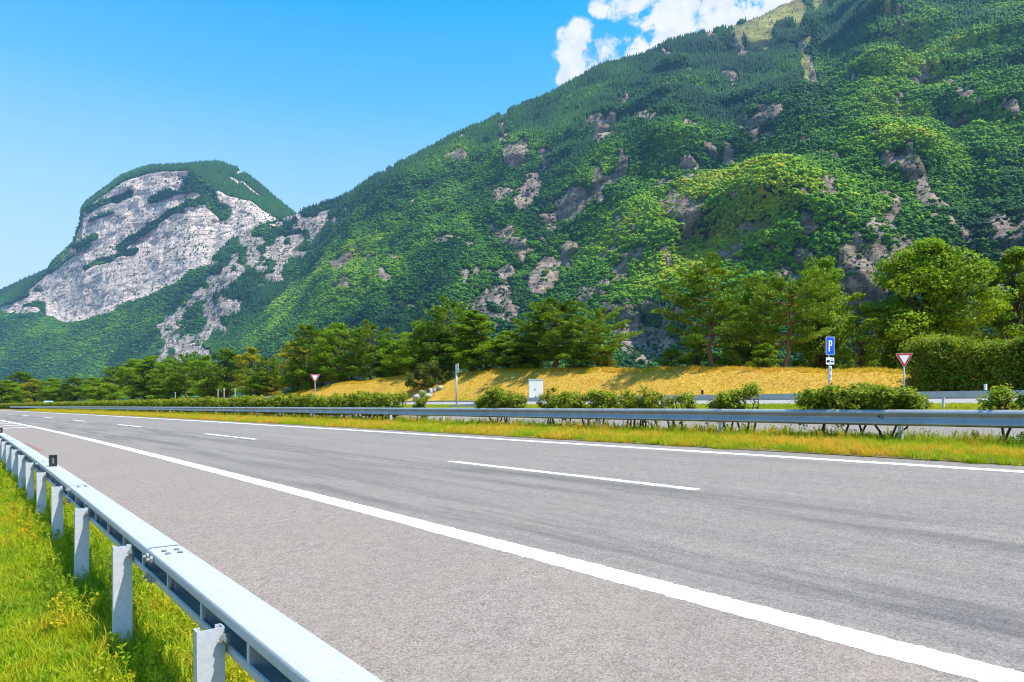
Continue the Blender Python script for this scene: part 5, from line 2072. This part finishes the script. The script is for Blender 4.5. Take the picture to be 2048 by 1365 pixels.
def scatter_sq(name, n, s_fn, q_fn, zf_, idx_fn, scl_fn, tint_fn, label):
    s, q = s_fn(n), q_fn(n)
    x, y = XY(s, q)
    z = zf_(s, q)
    pos = np.stack([x, y, z], 1)
    # only what the picture or the light could reach
    return gn_scatter(name, pos, scl_fn(len(s), s, q), rng.uniform(0, 6.28, len(s)), idx_fn(len(s), s, q), np.clip(tint_fn(len(s), s, q, pos), 0, 1), TUFTS, label,
                      tilt=rng.normal(0, .18, (len(s), 2)))


# verge in the left foreground
n1 = 50000
s_ = 22 * rng.random(n1 * 2) ** 1.25
q_ = rng.uniform(-6.6, -2.62, n1 * 2)
x_, y_ = XY(s_, q_)
vis = (y_ > .9) & (x_ / y_ > -1.25) & (x_ / y_ < -.05)
edge = q_ + .10 * fbm(np.stack([s_ * 2, q_ * 0, s_ * 0], 1), 3)
vis &= (edge < -2.86) | (rng.random(n1 * 2) < .12)
s_, q_, x_, y_ = s_[vis], q_[vis], x_[vis], y_[vis]
ng_ = len(s_)
pos = np.stack([x_, y_, zprof(s_, q_)], 1)
pat = fbm(pos * np.array([1.3, 1.3, 0]) + 4, 4)
ti = np.clip(.585 + pat * .34 + rng.normal(0, .10, ng_), .1, .83)
ix = np.where(rng.random(ng_) < .30 + .25 * (pat < -.1), rng.integers(4, 7, ng_), rng.integers(0, 4, ng_))
nearrail = abs(q_ + 3.2) < .35
ix = np.where(nearrail & (rng.random(ng_) < .16), rng.integers(7, 11, ng_), ix)
ix = np.where(nearrail & (rng.random(ng_) < .03), rng.integers(11, 14, ng_), ix)
scg = rng.uniform(.45, 1.0, ng_) * (1 + .25 * pat)
gn_scatter('roadside_grass', pos, scg, rng.uniform(0, 6.28, ng_), ix, ti, TUFTS, 'bright green grass of the foreground verge beside the guardrail', rng.normal(0, .22, (ng_, 2)))

# median grass, drier
n2 = 46000
s_ = -6 + 150 * rng.random(n2) ** 2.1
q_ = 7.86 + 3.8 * rng.random(n2) ** 1.15
edge = q_ + .16 * fbm(np.stack([s_ * 1.6, q_ * 0 + 3, s_ * 0], 1), 3)
k_ = edge > 7.95
s_, q_ = s_[k_], q_[k_]
x_, y_ = XY(s_, q_)
m2 = len(s_)
pos = np.stack([x_, y_, zprof(s_, q_)], 1)
pat = fbm(np.stack([s_ * .9, q_ * 1.6, s_ * 0 + 8], 1), 4)
ti = np.clip(.80 + pat * .50 + rng.normal(0, .08, m2) - .12 * (q_ > 9.6), .12, 1)
ix = np.where(rng.random(m2) < .75, rng.integers(7, 11, m2), rng.integers(0, 4, m2))
deep = q_ > 9.5
ix = np.where(deep & (rng.random(m2) < .15), rng.integers(11, 15, m2), ix)
scg = rng.uniform(.6, 1.15, m2) * np.interp(s_, [0, 40, 140], [.8, 1.05, 1.5]) * (1 + .2 * pat)
gn_scatter('median_grass', pos, scg, rng.uniform(0, 6.28, m2), ix, ti, TUFTS, 'dry yellow and green grass of the median strip', rng.normal(0, .2, (m2, 2)))

# dry stubble of the mound and grass along the slip road
n3 = 42000
s_ = rng.uniform(-22, 95, n3)
p_ = 34.3 + 6.6 * rng.random(n3)
x_, y_ = XY(s_, p_ + shift(s_))
z_ = np.maximum(mound_z(s_, p_), 0) + .02 + .16 * fbm(np.stack([x_ * .5, y_ * .5, 0 * x_], 1), 4) + .22 * fbm(np.stack([x_ * .13, y_ * .13, 0 * x_], 1), 2)
pos = np.stack([x_, y_, z_], 1)
pat = fbm(np.stack([s_ * .35, p_ * .8, s_ * 0 + 2], 1), 4)
ti = np.clip(.97 + pat * .26 - .45 * np.clip((35.6 - p_) / 1.2, 0, 1) * (fbm(np.stack([s_ * .4, p_ * 0, s_ * 0], 1), 3) + .45) + rng.normal(0, .05, n3), .3, 1)
gn_scatter('mound_grass', pos, rng.uniform(.5, 1.05, n3) * np.where(p_ > 38.8, rng.uniform(1, 3.0, n3), 1), rng.uniform(0, 6.28, n3), rng.integers(0, 4, n3), ti, TUFTS, 'short parched yellow grass on the mound', rng.normal(0, .25, (n3, 2)))
n4 = 26000
s_ = -15 + 75 * rng.random(n4)
p_ = np.where(rng.random(n4) < .8, rng.uniform(20.6, 28.3, n4), rng.uniform(33.12, 34.6, n4))
q_ = np.where(p_ < 22.5, p_, np.where(p_ < 28.3, 22.5 + (p_ - 22.5) * (5.8 + shift(s_)) / 5.8, p_ + shift(s_)))
x_, y_ = XY(s_, q_)
pos = np.stack([x_, y_, np.interp(p_, PQ, PZ)], 1)
pat = fbm(np.stack([s_ * .5, p_ * 1.2, s_ * 0 + 5], 1), 4)
gn_scatter('slip_road_grass', pos, rng.uniform(.6, 1.2, n4), rng.uniform(0, 6.28, n4), rng.integers(0, 4, n4), np.clip(.66 + pat * .3 + rng.normal(0, .08, n4), .2, 1), TUFTS,
           'yellow-green grass strips beside the slip road', rng.normal(0, .2, (n4, 2)))


# clover and yellow flower heads in the foreground verge
def flower_mesh(seed, rad):
    r = np.random.default_rng(seed)
    mb = MB()
    mb.tube([(0, 0, -.05), (0, 0, .07)], [.0015, .001], 3)
    for k in range(22):
        d = unit(r.normal(0, 1, 3))
        d[2] = abs(d[2]) * .8 - .1
        p = np.array([0, 0, .075])
        B = unit(np.cross(d, r.normal(0, 1, 3))) * rad * .35
        mb.add([p, p + d * rad * .6 + B, p + d * rad, p + d * rad * .6 - B], [(0, 1, 2), (0, 2, 3)])
    return mb.mesh('flower')


M['petal'] = leaf_mat('petals', [(0, (.72, .58, .66)), (.4, (.80, .78, .74)), (.6, (.75, .58, .03)), (1, (.72, .50, .02))], .3, 'INSTANCER')
FL = src_collection('flower_head', [flower_mesh(1, .017), flower_mesh(2, .010)], M['petal'])
nf = 150
s_ = 14 * rng.random(nf)
q_ = rng.uniform(-5.6, -2.9, nf)
white = rng.random(nf) < .3
q_ = np.where(white, q_ - .3, np.where(rng.random(nf) < .6, rng.normal(-3.05, .18, nf), q_))
x_, y_ = XY(s_, q_)
pos = np.stack([x_, y_, zprof(s_, q_) + .01], 1)
gn_scatter('wildflowers', pos, rng.uniform(.8, 1.3, nf), rng.uniform(0, 6.28, nf), np.where(white, 0, 1), np.where(white, rng.uniform(0, .4, nf), rng.uniform(.6, 1, nf)), FL,
           'white clover and small yellow flowers in the foreground grass')
